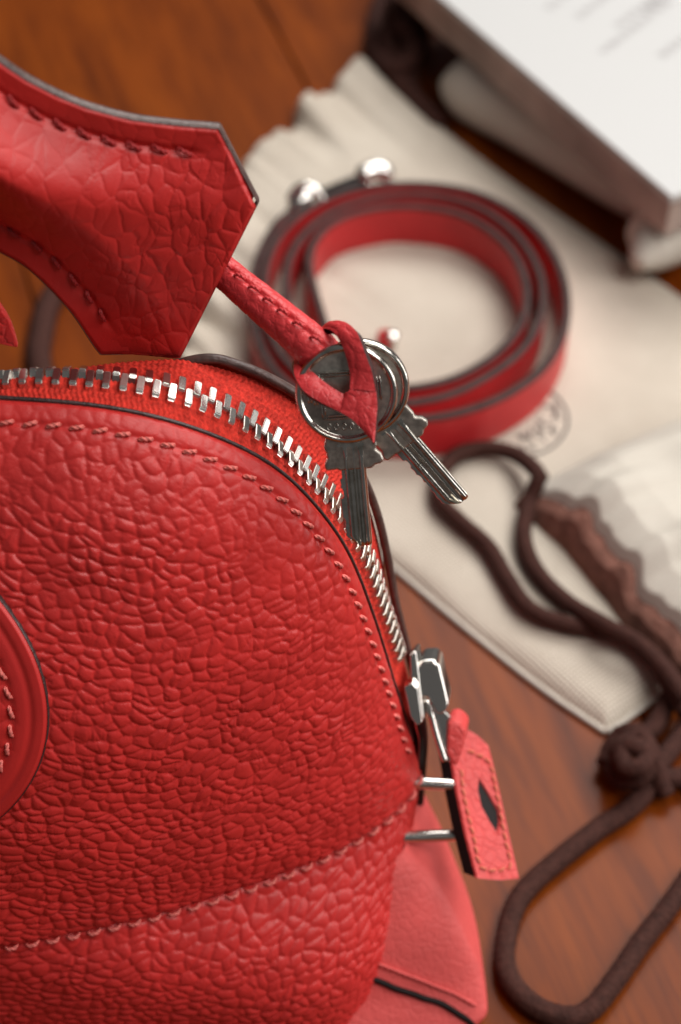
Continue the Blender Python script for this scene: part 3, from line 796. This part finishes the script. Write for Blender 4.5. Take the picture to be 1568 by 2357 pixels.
# ------------------------------------------------------------------ keys
def make_key(name, label, cpx, ang, y0, y_slope, bite_left=True, seed=0):
    """key built in its own plane: local x right, y up along the key, z towards the viewer"""
    c = at_y(cpx[0], cpx[1], y0)
    root = thing(name, label, "key", c, "pair of keys on the red lanyard")
    up = np.array([0.0, y_slope, 1.0]); up /= np.linalg.norm(up)
    zl = np.array([0.0, -1.0, y_slope]); zl /= np.linalg.norm(zl)     # out of the face
    xl = np.cross(up, zl)
    ca, sa = math.cos(ang), math.sin(ang)
    X = xl * ca + up * sa; Y = -xl * sa + up * ca
    def W(p): p = np.asarray(p, float); return c + p[..., :1] * X + p[..., 1:2] * Y + p[..., 2:3] * zl
    # bow: turned disc with raised rim
    R = 9.7
    prof = [(0, 0.55), (R - 1.55, 0.55), (R - 1.3, 0.72), (R - 1.1, 1.05), (R - 0.8, 1.2), (R - 0.45, 1.15), (R - 0.12, 0.85), (R, 0.3), (R, -0.3), (R - 0.3, -0.9), (R - 0.8, -1.1), (0, -1.0)]
    na_ = 96; a = np.linspace(0, 2 * np.pi, na_, endpoint=False)
    V = np.array([[(r * math.cos(t), r * math.sin(t), z) for t in a] for r, z in prof])
    F = grid_faces(len(prof), na_, False, True, True)
    o = mesh_obj("bow", W(V.reshape(-1, 3)), F, M_key, root); 
    Vd = np.array([[(r * math.cos(t), r * math.sin(t), 0.60) for t in a] for r in (0.01, R - 1.45)])
    mesh_obj("bow_field", W(Vd.reshape(-1, 3)), grid_faces(2, na_, False, True, True), M_key_dull, root)
    def bar(x0, y0_, x1, y1, r, nm="embossed_bar"):
        p = np.linspace((x0, y0_, 0.74), (x1, y1, 0.74), 10)
        V_, F_2 = tube_VF(p, round_radius(10, r, 3), sides=8); mesh_obj(nm, W(V_), F_2, M_key, o)
    for x in (-7.0, -5.9, 3.2, 4.7, 6.2):
        hgt = math.sqrt(max(0, 64 - x * x)) * 0.62
        for e in (-0.28, 0.28): bar(x + e, -hgt * 0.55, x + e, hgt, 0.26)
    sq_ = [(-4.9, 4.4), (2.2, 4.4), (2.2, -4.6), (-4.9, -4.6)]
    for g in (0, 0.55):
        qd = [(x + (g if x < 0 else -g), y + (-g if y > 0 else g)) for x, y in sq_]
        for i in range(4): bar(*qd[i], *qd[(i + 1) % 4], 0.22, "embossed_frame")
    for i in range(6):
        x = -3.9 + i * 1.45; t = np.linspace(0, 2 * np.pi, 18, endpoint=False)
        yy = -6.35 + 0.02 * x * x
        p = np.stack([x + 0.34 * np.cos(t), yy + 0.62 * np.sin(t), 0 * t + 0.68], -1)
        V_, F_2 = tube_VF(p, 0.15, sides=6, closed=True); mesh_obj("embossed_loop", W(V_), F_2, M_key, o)
    # collar between bow and blade
    col = [(-4.6, -8.0), (4.8, -8.0), (4.9, -10.6), (4.6, -11.4), (5.6, -12.4), (6.0, -13.6), (5.4, -14.4), (4.3, -14.5), (3.6, -15.2), (-2.6, -15.2), (-3.1, -14.9), (-5.2, -15.0), (-5.5, -14.0), (-4.8, -12.6), (-4.9, -11.4), (-5.3, -10.4)]
    mc = prism_mesh("collar", W(np.array([(x, y, 0.62) for x, y in col])), -zl * 1.6, bevel=0.42, seg=3)
    link("collar", mc, M_key_dull, root)
    # blade: grooved bar, thinner bitted side
    xs_ = np.linspace(-1.8, 2.45, 44)
    zs_ = 0.22 + 0.80 * np.exp(-((xs_ + 1.25) / 0.36) ** 4) + 0.42 * np.exp(-((xs_ - 0.30) / 0.34) ** 2) + 0.80 * np.exp(-((xs_ - 1.75) / 0.52) ** 4)
    cs = np.array([(-3.0, 0.05), (-2.9, 0.16), (-2.3, 0.18)] + list(zip(xs_, zs_)) + [(2.45, -0.8), (-2.9, -0.8)]); ntop = len(cs) - 2
    ys = np.r_[-9.8, -10.6, -11.6, -12.8, np.linspace(-14, -29.6, 60), -30.2, -30.7, -30.95]
    rs = np.random.RandomState(seed + 5); cuts = rs.uniform(0, 1.0, 8)
    Vb = []
    for y in ys:
        g = cs.copy()
        fadeg = np.clip((-10.2 - y) / 3.2, 0, 1)
        g[:ntop, 1] = (1 - fadeg) * 0.66 + fadeg * g[:ntop, 1]
        if y < -15:
            ci = cuts[int((-15 - y) / 2.0) % 8] * (1 - abs(((-15 - y) / 2.0) % 1 - 0.5) * 0.8)
            g[g[:, 0] < -2.5, 0] += ci
        else:
            g[g[:, 0] < -2.5, 0] += 0.3
        if y < -28.6: g[g[:, 0] < 0, 0] *= np.clip(1 - (-28.6 - y) / 2.4 * 0.95, 0.1, 1)
        if y < -30.0:
            kx = np.sqrt(max(0.05, 1 - ((-30.0 - y) / 1.05) ** 2)); g[:, 0] = 1.1 + (g[:, 0] - 1.1) * (0.55 + 0.45 * kx); g[:, 1] *= kx
        Vb.append([(x, y, z) for x, z in g])
    Vb = np.array(Vb); nsec = len(cs)
    Fb = grid_faces(len(ys), nsec, False, True)
    Fb.append(list(range(nsec))[::-1]); Fb.append(list(range((len(ys) - 1) * nsec, len(ys) * nsec)))
    bl = mesh_obj("blade", W(Vb.reshape(-1, 3)), Fb, M_key, root)
    bl.data.set_sharp_from_angle(angle=math.radians(28))
    return root
make_key("key", "upright tarnished key with its round bow behind the arrow tip, blade hanging straight down", (798, 905), math.radians(5.0), -5.5, 0.49, seed=1)
make_key("key", "tarnished key behind the other key, its notched blade slanting out over the pale cloth", (826, 892), math.radians(40.0), -1.8, 0.47, seed=2)

# ------------------------------------------------------------------ flat dust bag on the table
dust = thing("dust_bag", "flat cream canvas dust bag with gathered end, lying under the coiled strap", "dust bag", at_z(950, 900, 0))
cA = at_z(838, 150, 0)[:2]; cB = at_z(1960, 985, 0)[:2]; cC = at_z(1392, 1690, 0)[:2]; cD = at_z(420, 905, 0)[:2]
cB = cC + (cB - cC) * 1.0
nu_, nv_ = 260, 240
uu = np.linspace(0, 1, nu_); vv = np.linspace(0, 1, nv_)
UU, VV = np.meshgrid(uu, vv, indexing='ij')
left = spline([cA, at_z(700, 265, 0)[:2], at_z(565, 375, 0)[:2], at_z(430, 640, 0)[:2], cD], nv_)
right = spline([cB, at_z(1800, 1350, 0)[:2], at_z(1640, 1510, 0)[:2], at_z(1512, 1606, 0)[:2], at_z(1430, 1668, 0)[:2], cC], nv_)
topE = spline([cA, at_z(1000, 292, 0)[:2], at_z(1190, 437, 0)[:2], at_z(1400, 580, 0)[:2], at_z(1580, 705, 0)[:2], cB], nu_)
botE = spline([cD, at_z(880, 1290, 0)[:2], at_z(1080, 1458, 0)[:2], at_z(1250, 1592, 0)[:2], cC], nu_)
XY = (1 - VV)[..., None] * topE[:, None] + VV[..., None] * botE[:, None] + (1 - UU)[..., None] * left[None] + UU[..., None] * right[None] \
    - ((1 - UU) * (1 - VV))[..., None] * cA - (UU * (1 - VV))[..., None] * cB - ((1 - UU) * VV)[..., None] * cD - (UU * VV)[..., None] * cC
du_ = np.minimum(UU, 1 - UU) * 230; dv_ = np.minimum(VV, 1 - VV) * 190
de = np.minimum(du_, dv_)
ruff = np.exp(-UU * 230 / 26.0)
sv = VV * 190
wz = np.stack([sv.ravel() / 8.0, (UU * 230).ravel() / 80.0, 0 * sv.ravel()], -1)
wav = (1.4 * vnoise(wz, 21) + 0.2 * vnoise(wz * np.array([2.0, 1.2, 1]), 22)).reshape(UU.shape)
pf = np.stack([XY[..., 0].ravel(), XY[..., 1].ravel(), 0 * XY[..., 0].ravel()], -1)
und = vnoise(pf / 34, 6).reshape(UU.shape) * 0.9 + vnoise(pf / 13, 7).reshape(UU.shape) * 0.25
HZ = 0.15 + 4.2 * (1 - np.exp(-de / 2.6)) + und * sstep(0, 8, de) + ruff * (4.4 + 5.5 * wav) * sstep(0, 6, de + 2)
XY2 = XY + (ruff * wav * 3.5)[..., None] * ((left[0] - topE[60]) / np.linalg.norm(left[0] - topE[60]))
top_cloth = grid_obj("cloth", np.concatenate([XY2, HZ[..., None]], -1), M_canvas, dust, flip=True)
# rolled hem cord down the long sides
hem = np.c_[resample(botE, 120), np.full(120, 1.0)]
tube("hem", hem, 0.9, M_cotton, dust, sides=10)
hem2 = np.c_[resample(topE, 120), np.full(120, 1.0)]; tube("hem", hem2, 0.9, M_cotton, dust, sides=10)
hem3 = np.c_[resample(right, 80), np.full(80, 1.0)]; tube("hem", hem3, 0.9, M_cotton, dust, sides=10)
# printed round stamp
ZD = 5.6
def on_cloth(u, v, lift=0.25):
    p = at_z(u, v, 4.4); d2 = (XY[..., 0] - p[0]) ** 2 + (XY[..., 1] - p[1]) ** 2; i = np.unravel_index(np.argmin(d2), d2.shape)
    p = at_z(u, v, HZ[i]); p[2] += lift; return p
cst = at_z(1180, 962, 4.4); est = at_z(1306, 962, 4.4); rst = np.linalg.norm(est - cst)
def print_strip(pts2, wd, nm):
    pts2 = np.asarray(pts2, float); t = np.gradient(pts2, axis=0); t /= np.linalg.norm(t, axis=1, keepdims=True) + 1e-9
    nn_ = np.stack([-t[:, 1], t[:, 0]], -1) * wd / 2
    def zz(p):
        d2 = (XY[..., 0] - p[0]) ** 2 + (XY[..., 1] - p[1]) ** 2; return HZ[np.unravel_index(np.argmin(d2), d2.shape)] + 0.25
    Pq = np.array([[(*(p + n_), zz(p)), (*(p - n_), zz(p))] for p, n_ in zip(pts2, nn_)])
    return grid_obj(nm, Pq, M_ink, top_cloth)
t_ = np.linspace(0, 2 * np.pi, 120)
print_strip(np.stack([cst[0] + rst * np.cos(t_), cst[1] + rst * np.sin(t_)], -1), 0.9, "printed_ring")
rs = np.random.RandomState(4)
for i in range(34):
    a0 = rs.uniform(-1.6, 0.5); r0 = rst * rs.uniform(0.45, 0.86); c0 = cst[:2] + r0 * np.array([math.cos(a0), math.sin(a0)])
    ln_ = rs.uniform(1.2, 3.6); an0 = rs.choice([0.3, 1.2, 1.9, 2.6]) + rs.uniform(-.3, .3)
    tq = np.linspace(-0.5, 0.5, 5)[:, None]
    pts = c0 + tq * ln_ * np.array([math.cos(an0), math.sin(an0)]) + (tq ** 2) * rs.uniform(-2, 2) * np.array([-math.sin(an0), math.cos(an0)])
    print_strip(pts, 0.6, "printed_mark")

# ------------------------------------------------------------------ coiled strap
strap = thing("shoulder_strap", "coiled red leather shoulder strap with dark edges and metal clasp, on the dust bag", "shoulder strap", at_z(945, 690, 4))
ZB, HB = 4.8, 16.0; ZT = ZB + HB
cc = at_z(950, 690, ZT)
def ellp(u, v): return at_z(u, v, ZT) - cc
rxo = (np.linalg.norm(ellp(1310, 690)) + np.linalg.norm(ellp(582, 690))) / 2
ryo = (abs(ellp(950, 420)[1]) + abs(ellp(950, 958)[1])) / 2
cyo = (ellp(950, 420)[1] + ellp(950, 958)[1]) / 2
inner = np.array([at_z(u, v, ZT)[:2] for u, v in [(752, 760), (728, 680), (712, 610), (722, 558), (760, 515), (820, 488), (900, 474), (985, 476), (1060, 492), (1130, 530),
                  (1180, 580), (1208, 640), (1212, 700), (1190, 760), (1140, 815), (1070, 858), (1000, 882), (920, 892), (840, 880)]])
mid_ = np.array([at_z(u, v, ZT)[:2] for u, v in [(760, 850), (700, 800), (668, 730), (658, 660), (668, 590), (708, 530), (770, 484), (850, 456), (940, 446), (1030, 454), (1110, 480),
                  (1180, 530), (1228, 595), (1250, 665), (1240, 740), (1200, 805), (1130, 860), (1040, 905), (940, 926), (850, 922)]])
outer = np.array([at_z(u, v, ZT)[:2] for u, v in [(750, 900), (660, 830), (615, 750), (606, 660), (622, 580), (665, 515), (735, 465), (830, 432), (930, 422), (1030, 428), (1120, 452),
                  (1210, 506), (1272, 580), (1303, 670), (1298, 760), (1250, 845), (1160, 910), (1050, 950), (940, 964), (840, 958), (730, 925), (640, 860), (592, 775), (580, 690), (592, 600), (632, 520), (668, 486)]])
spine = np.vstack([inner, mid_, outer])
sp_ = spline(spine, 900)
tg = np.gradient(sp_, axis=0); tg /= np.linalg.norm(tg, axis=1, keepdims=True); nr = np.stack([tg[:, 1], -tg[:, 0]], -1)
th_ = 1.35
zc = np.array([0.0, 0.35, 0.7, HB - 0.7, HB - 0.35, HB]); 
lean = 0.0
def wall(sign, zs):
    return np.stack([np.c_[sp_ + nr * sign * th_ * (1.0 if 0.3 < z < HB - 0.3 else 0.85), np.full(900, ZB + z)] for z in zs], 1)
zs = np.linspace(0.0, HB, 14)
band = strap
grid_obj("inner_face", wall(1, zs), M_smooth, strap); grid_obj("outer_face", wall(-1, zs), M_smooth, strap, flip=True)
te = np.stack([np.c_[sp_ + nr * th_ * a_ , np.full(900, ZT + b_)] for a_, b_ in ((1.06, -0.7), (1.0, 0.1), (0.55, 0.4), (0, 0.5), (-0.55, 0.4), (-1.0, 0.1), (-1.06, -0.7))], 1)
grid_obj("painted_edge", te, M_edge_st, strap)
ends = []
for e_ in (0, -1):
    p = sp_[e_]; q0 = nr[e_] * th_
    prism("strap_end", [(*(p + q0), ZB), (*(p - q0), ZB), (*(p - q0), ZT), (*(p + q0), ZT)], np.r_[tg[e_] * (-0.3 if e_ == 0 else 0.3), 0], M_edge, strap)
# clasp hardware behind the coil
cl = bpy.data.objects.new("clasp", None); sc.collection.objects.link(cl); cl.parent = strap; cl.matrix_parent_inverse = Matrix.Translation(-strap.location)
k1 = at_z(705, 462, 20); k2 = at_z(868, 404, 20)
a = np.linspace(0, 2 * np.pi, 40, endpoint=False)
tube("ring", np.array([k1 + np.array([5.2 * math.cos(t), 2.5 * math.sin(t), 4.2 * math.sin(t)]) for t in a]), 1.9, M_chrome, cl, sides=12, closed=True)
V, F = tube_VF(spline([k1 + np.array([-6, -5, -3]), k1 + np.array([-2, -2, 1]), k1 + np.array([2, 2, 3])], 20), round_radius(20, 3.0), sides=14); mesh_obj("swivel", V, F, M_chrome, cl)
tube("clasp_tongue", spline([at_z(738, 452, 18), at_z(785, 432, 19), at_z(835, 412, 19)], 20), 3.4, M_black, cl, sides=12, flat=(1, 0.6))
V, F = tube_VF(spline([at_z(822, 414, 20), at_z(845, 398, 21), at_z(875, 394, 21), at_z(905, 404, 20)], 30), round_radius(30, 3.6, 8), sides=16); mesh_obj("hook", V, F, M_chrome, cl)
tube("hook_ring", np.array([k2 + np.array([4.6 * math.cos(t), 3.0 * math.sin(t), 3.2 * math.sin(t)]) for t in a]), 1.3, M_chrome, cl, sides=10, closed=True)
st_ = on_cloth(902, 800, 1.0)
V, F = tube_VF(np.array([st_ + np.array([0, 0, z]) for z in (0, 3, 4.2, 5.0, 5.4)]), [1.6, 1.6, 2.6, 2.3, 0.9], sides=18); mesh_obj("stud", V, F, M_chrome, cl)
V, F = tube_VF(np.array([st_ + np.array([-2.0, 1.0, z]) for z in (0, 4.0)]), [3.2, 3.0], sides=18); mesh_obj("stud_base", V, F, M_smooth, cl)

# ------------------------------------------------------------------ box on a second, padded dust bag
ZB1 = 26.0
bag2 = thing("dust_bag", "thick folded cream dust bag lying beneath the white printed box", "dust bag", at_z(1300, 450, 0))
f0 = at_z(985, 262, 0)[:2]; f1 = at_z(1600, 632, 0)[:2]
fd = (f1 - f0) / np.linalg.norm(f1 - f0); fnm = np.array([-fd[1], fd[0]])
Lf = np.linalg.norm(f1 - f0) + 60
ns, nw = 160, 60
ss = np.linspace(0, Lf, ns); prof_a = np.linspace(-0.5 * np.pi, 0.5 * np.pi, 24)
prof2 = [(12 - 12 * math.cos(t), 13 + 13 * math.sin(t)) for t in prof_a] + [(x, 26.0) for x in np.linspace(16, 150, 36)]
Pq = np.zeros((ns, len(prof2), 3))
for i, s_ in enumerate(ss):
    endk = math.sqrt(max(0.0, 1 - (1 - min(1, s_ / 16)) ** 2)) if s_ < 16 else 1.0
    for j, (d_, z_) in enumerate(prof2):
        b = f0 + fd * s_ + fnm * (d_ + (1 - endk) * 8)
        Pq[i, j] = (b[0], b[1], 13 + (z_ - 13) * max(0.1, endk))
Pq[:, :, :] += (vnoise(Pq.reshape(-1, 3) / 26, 3).reshape(ns, -1) * 0.9)[..., None] * np.array([fnm[0], fnm[1], 0.2])
Pq[:, :, 2] = np.maximum(Pq[:, :, 2], 0.2)
grid_obj("cloth", Pq, M_cotton, bag2)
rsx = np.random.RandomState(8)
rp_ = np.array([at_z(u, v, 16) for u, v in [(1478, 600), (1512, 560), (1545, 500), (1590, 460)]])
pth = spline(rp_, 120); rad_ = 9.5 + 3.0 * vnoise(np.stack([np.arange(120) / 8.0, np.zeros(120), np.zeros(120)], -1), 2); Vg, Fg = tube_VF(pth, rad_ * np.interp(np.arange(120), [0, 30, 120], [0.3, 1, 1]), sides=40)
Vg = Vg + (vnoise(Vg / np.array([7.0, 7, 16]), 41)[:, None] * 3.2) * np.array([0.7, 0.7, 0.4])
mesh_obj("gathered_mouth", Vg, Fg, M_cotton, bag2)

box = thing("gift_box", "white box with rows of grey print on its lid, on the thick dust bag", "box", at_z(1400, 300, ZB1))
e0 = at_z(1000, 97, ZB1 + 1.2); e1 = at_z(1486, 508, ZB1 + 1.2)
zt = np.linspace(ZB1 + 5, ZB1 + 60, 300); top_line = lambda p: 0 + (p[0] - 1020) * (452.0 / 525.0) - p[1]
ZL = float(zt[np.argmin([abs(top_line(project(np.r_[(e0 * .5 + e1 * .5)[:2], z]))) for z in zt])])
b0 = at_z(1020, 0, ZL); b1 = at_z(1545, 452, ZL)
print("lid height", ZL, e0, e1, b0, b1)
bd = (b1 - b0)[:2]; bd /= np.linalg.norm(bd); bn = np.array([-bd[1], bd[0]])
p0 = b0[:2] - bd * 60; p1 = b1[:2]
lid = [np.r_[p0, ZL], np.r_[p1, ZL], np.r_[p1 + bn * 220, ZL], np.r_[p0 + bn * 220, ZL]]
base = [np.r_[p0 + bn * 2.5 - bd * 0, ZB1 + 1.2], np.r_[p1 + bn * 2.5 - bd * 2.5, ZB1 + 1.2], np.r_[p1 + bn * 217 - bd * 2.5, ZB1 + 1.2], np.r_[p0 + bn * 217, ZB1 + 1.2]]
lido = prism("lid", lid, (0, 0, -3.0), M_box, box, bevel=0.5)
prism("carton", base, (0, 0, ZL - 3.1 - ZB1 - 1.2), M_boxshade, box, bevel=0.5)
# printed lines on the lid
rs = np.random.RandomState(12)
rows = [((1262, 20), 250), ((1330, 40), 240), ((1385, 120), 220), ((1300, -30), 300), ((1420, 60), 240), ((1480, 30), 240), ((1520, 130), 240)]
for (u0, v0), ln_ in rows:
    st3 = at_z(u0, v0, ZL)[:2]; x = 0.0; 
    up_px = at_z(u0 + 40, v0 - 30, ZL)[:2] - st3; rd_ = up_px / np.linalg.norm(up_px)
    rd_ = rd_ * 0.0 + (bd * 0.25 + bn * 0.97) if False else rd_
    rn = np.array([-rd_[1], rd_[0]])
    while x < 46:
        wl = rs.uniform(2.0, 6.0); hh = rs.uniform(1.3, 2.0)
        a0 = st3 + rd_ * x
        qd = [np.r_[a0 + rn * (-hh), ZL + 0.12], np.r_[a0 + rd_ * wl - rn * hh, ZL + 0.12], np.r_[a0 + rd_ * wl + rn * hh, ZL + 0.12], np.r_[a0 + rn * hh, ZL + 0.12]]
        mesh_obj("printed_word", np.array(qd), [[0, 1, 2, 3]], M_grey_ink, lido, smooth=False)
        x += wl + rs.uniform(1.2, 2.4)

# ------------------------------------------------------------------ third dust bag, rolled mouth at the right
bag3 = thing("dust_bag", "rumpled cream dust bag with puckered mouth and side wall coloured brown for shade, resting on the flat bag", "dust bag", at_z(1480, 1250, 4))
edge3 = spline([at_z(u, v, 14)[:2] for u, v in [(1244, 1085), (1290, 1130), (1345, 1185), (1405, 1250), (1465, 1325), (1530, 1405), (1640, 1530)]], 240)
te3 = np.gradient(edge3, axis=0); te3 /= np.linalg.norm(te3, axis=1, keepdims=True); ne3 = np.stack([-te3[:, 1], te3[:, 0]], -1)
if ne3[100] @ np.array([1, 1]) < 0: ne3 = -ne3
dd = np.r_[np.linspace(-9, 0, 40), np.linspace(0.6, 72, 130)]
Sg, Dg = np.meshgrid(arclen(edge3), dd, indexing='ij')
pz3 = np.stack([Sg.ravel() / 8.0, Dg.ravel() / 45.0, 0 * Sg.ravel()], -1); pz4 = np.stack([Sg.ravel() / 26.0, Dg.ravel() / 26.0, 0 * Sg.ravel()], -1)
pleat = (1.2 * vnoise(pz3, 31) + 0.2 * vnoise(pz3 * np.array([1.7, 1.0, 1]), 32)).reshape(Sg.shape)
lump = vnoise(pz4, 33).reshape(Sg.shape)
endf = sstep(-8, 16, Sg)
hz3 = np.interp(Dg, [-9, -8, -6, -4, -2, 0, 8, 18, 40, 56, 66, 70, 72], [2, 8, 12.5, 14, 14.5, 18.5, 23, 24, 20, 16, 10, 5, 2]) 
hz3 = hz3 + (pleat * 3.6 * np.exp(-np.abs(Dg) / 40) + lump * 4.5 * sstep(0, 20, Dg) * sstep(72, 50, Dg)) * (0.3 + 0.7 * endf)
hz3 = 4.6 + (hz3 - 4.6) * endf
off3 = Dg + pleat * 2.0 * np.exp(-np.abs(Dg) / 10)
P3 = np.concatenate([edge3[:, None] + ne3[:, None] * off3[..., None], np.maximum(hz3, 2.0)[..., None]], -1)
grid_obj("cloth", P3[:, 31:], M_cotton, bag3)
M_wall_shade = simple("brown_wall_shade", (0.22, 0.10, 0.075), 0.85, bump_s=500, bump_d=0.0006, spec=0.2, var=150)  # brown stands in for shade on the cream cloth wall
wall_sh = P3[:, :32].copy()
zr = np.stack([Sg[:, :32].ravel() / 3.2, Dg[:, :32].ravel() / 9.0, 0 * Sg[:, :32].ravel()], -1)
wall_sh[..., 2] += vnoise(zr, 51).reshape(wall_sh.shape[:2]) * 0.9 * sstep(-9, -6, Dg[:, :32]) * sstep(-2.0, -4, Dg[:, :32])
grid_obj("shaded_wall", wall_sh, M_wall_shade, bag3)

# ------------------------------------------------------------------ cords
def cord_VF(path, r=3.0, seed=0):
    path = np.asarray(path, float); L = arclen(path); n = max(60, int(L[-1] / 0.8)); p = resample(path, n)
    p = p + np.stack([vnoise(p / 15, seed), vnoise(p / 15, seed + 1), 0 * p[:, 0]], -1) * 0.5
    sides = 20; T, N1, B1 = frames(p); a = np.linspace(0, 2 * np.pi, sides, endpoint=False); s_ = np.linspace(0, arclen(p)[-1], n)
    A, S = np.meshgrid(a, s_, indexing='xy')
    rr_ = r * (1 + 0.11 * np.sin(4 * A + S * 1.6) * np.sin(4 * A - S * 1.6))
    V = p[:, None] + rr_[..., None] * (np.cos(A)[..., None] * N1[:, None] + np.sin(A)[..., None] * B1[:, None])
    F = grid_faces(n, sides, False, True); F.append(list(range(sides))); F.append(list(range((n - 1) * sides, n * sides))[::-1])
    return V.reshape(-1, 3), F
def zpath(pts, n=300): return spline([at_z(u, v, z) for u, v, z in pts], n)
c1 = cord_VF(zpath([(1580, 1640, 9), (1545, 1580, 9), (1490, 1505, 8), (1420, 1455, 8), (1310, 1438, 8), (1222, 1402, 8), (1165, 1330, 8), (1125, 1258, 8), (1060, 1200, 8), (1012, 1150, 8),
                    (1015, 1095, 8), (1050, 1050, 8), (1110, 1032, 8), (1180, 1044, 9), (1228, 1080, 12), (1243, 1100, 14)]), 2.5, 1)
c2 = cord_VF(zpath([(1240, 1098, 14), (1218, 1150, 9), (1206, 1225, 8), (1232, 1310, 8), (1300, 1382, 8.2), (1390, 1436, 13), (1470, 1478, 13.5), (1530, 1535, 13), (1580, 1610, 12)]), 2.5, 3)
V, F = join_VF([c1, c2])
tag(mesh_obj("drawstring", V, F, M_cord), "dark brown cord looped twice across the flat cream dust bag", "cord")
k1_ = cord_VF(zpath([(1600, 1560, 6), (1540, 1610, 5), (1500, 1680, 4), (1450, 1700, 4), (1405, 1730, 4), (1420, 1790, 5), (1470, 1790, 9), (1500, 1740, 11), (1470, 1700, 12), (1425, 1725, 11), (1440, 1775, 10), (1490, 1780, 6),
                     (1492, 1815, 4), (1440, 1868, 3.2), (1370, 1912, 3.2), (1280, 1982, 3.2), (1200, 2072, 3.2), (1163, 2170, 3.2), (1170, 2255, 3.2), (1225, 2318, 3.2), (1300, 2345, 3.2), (1358, 2328, 3.2), (1420, 2252, 3.2), (1500, 2140, 3.2), (1600, 2000, 3.2)], 500), 2.7, 5)
k3_ = cord_VF(zpath([(1395, 1760, 4), (1430, 1690, 7), (1480, 1705, 13), (1478, 1760, 15), (1436, 1765, 14), (1432, 1722, 15), (1470, 1725, 16), (1505, 1770, 9), (1530, 1830, 3.4)]), 2.6, 21)
k2_ = cord_VF(zpath([(1610, 1640, 4), (1560, 1700, 5), (1510, 1770, 7), (1540, 1790, 5), (1620, 1780, 4)]), 2.7, 7)
V, F = join_VF([k1_, k2_, k3_])
tag(mesh_obj("drawstring", V, F, M_cord), "dark brown cord with a thick knot, its long loop lying on bare wood", "cord")
t1 = cord_VF(zpath([(900, -60, 4), (872, 30, 4), (862, 110, 5), (905, 160, 10), (950, 120, 13), (930, 60, 12), (895, 90, 9), (915, 180, 7), (950, 225, 5), (985, 262, 4)]), 4.2, 9)
t2 = cord_VF(zpath([(960, -60, 6), (950, 20, 8), (965, 90, 8), (945, 170, 6), (960, 240, 4), (1010, 290, 3.5)]), 3.8, 11)
t3 = cord_VF(zpath([(930, -60, 10), (915, 10, 12), (935, 70, 16), (960, 40, 14), (990, 10, 8)]), 3.8, 13)
V, F = join_VF([t1, t2, t3])
tag(mesh_obj("drawstring", V, F, M_cord), "tangled dark brown cord bunched between the flat bag's corner and the box", "cord")
V, F = cord_VF(zpath([(330, 640, 3.4), (230, 620, 3.4), (150, 650, 3.4), (108, 710, 3.4), (92, 780, 3.4), (96, 860, 3.4), (130, 940, 3.4)]), 4.2, 15)
tag(mesh_obj("drawstring", V, F, M_cord), "dark brown cord curving on the table behind the sheath and zip", "cord")
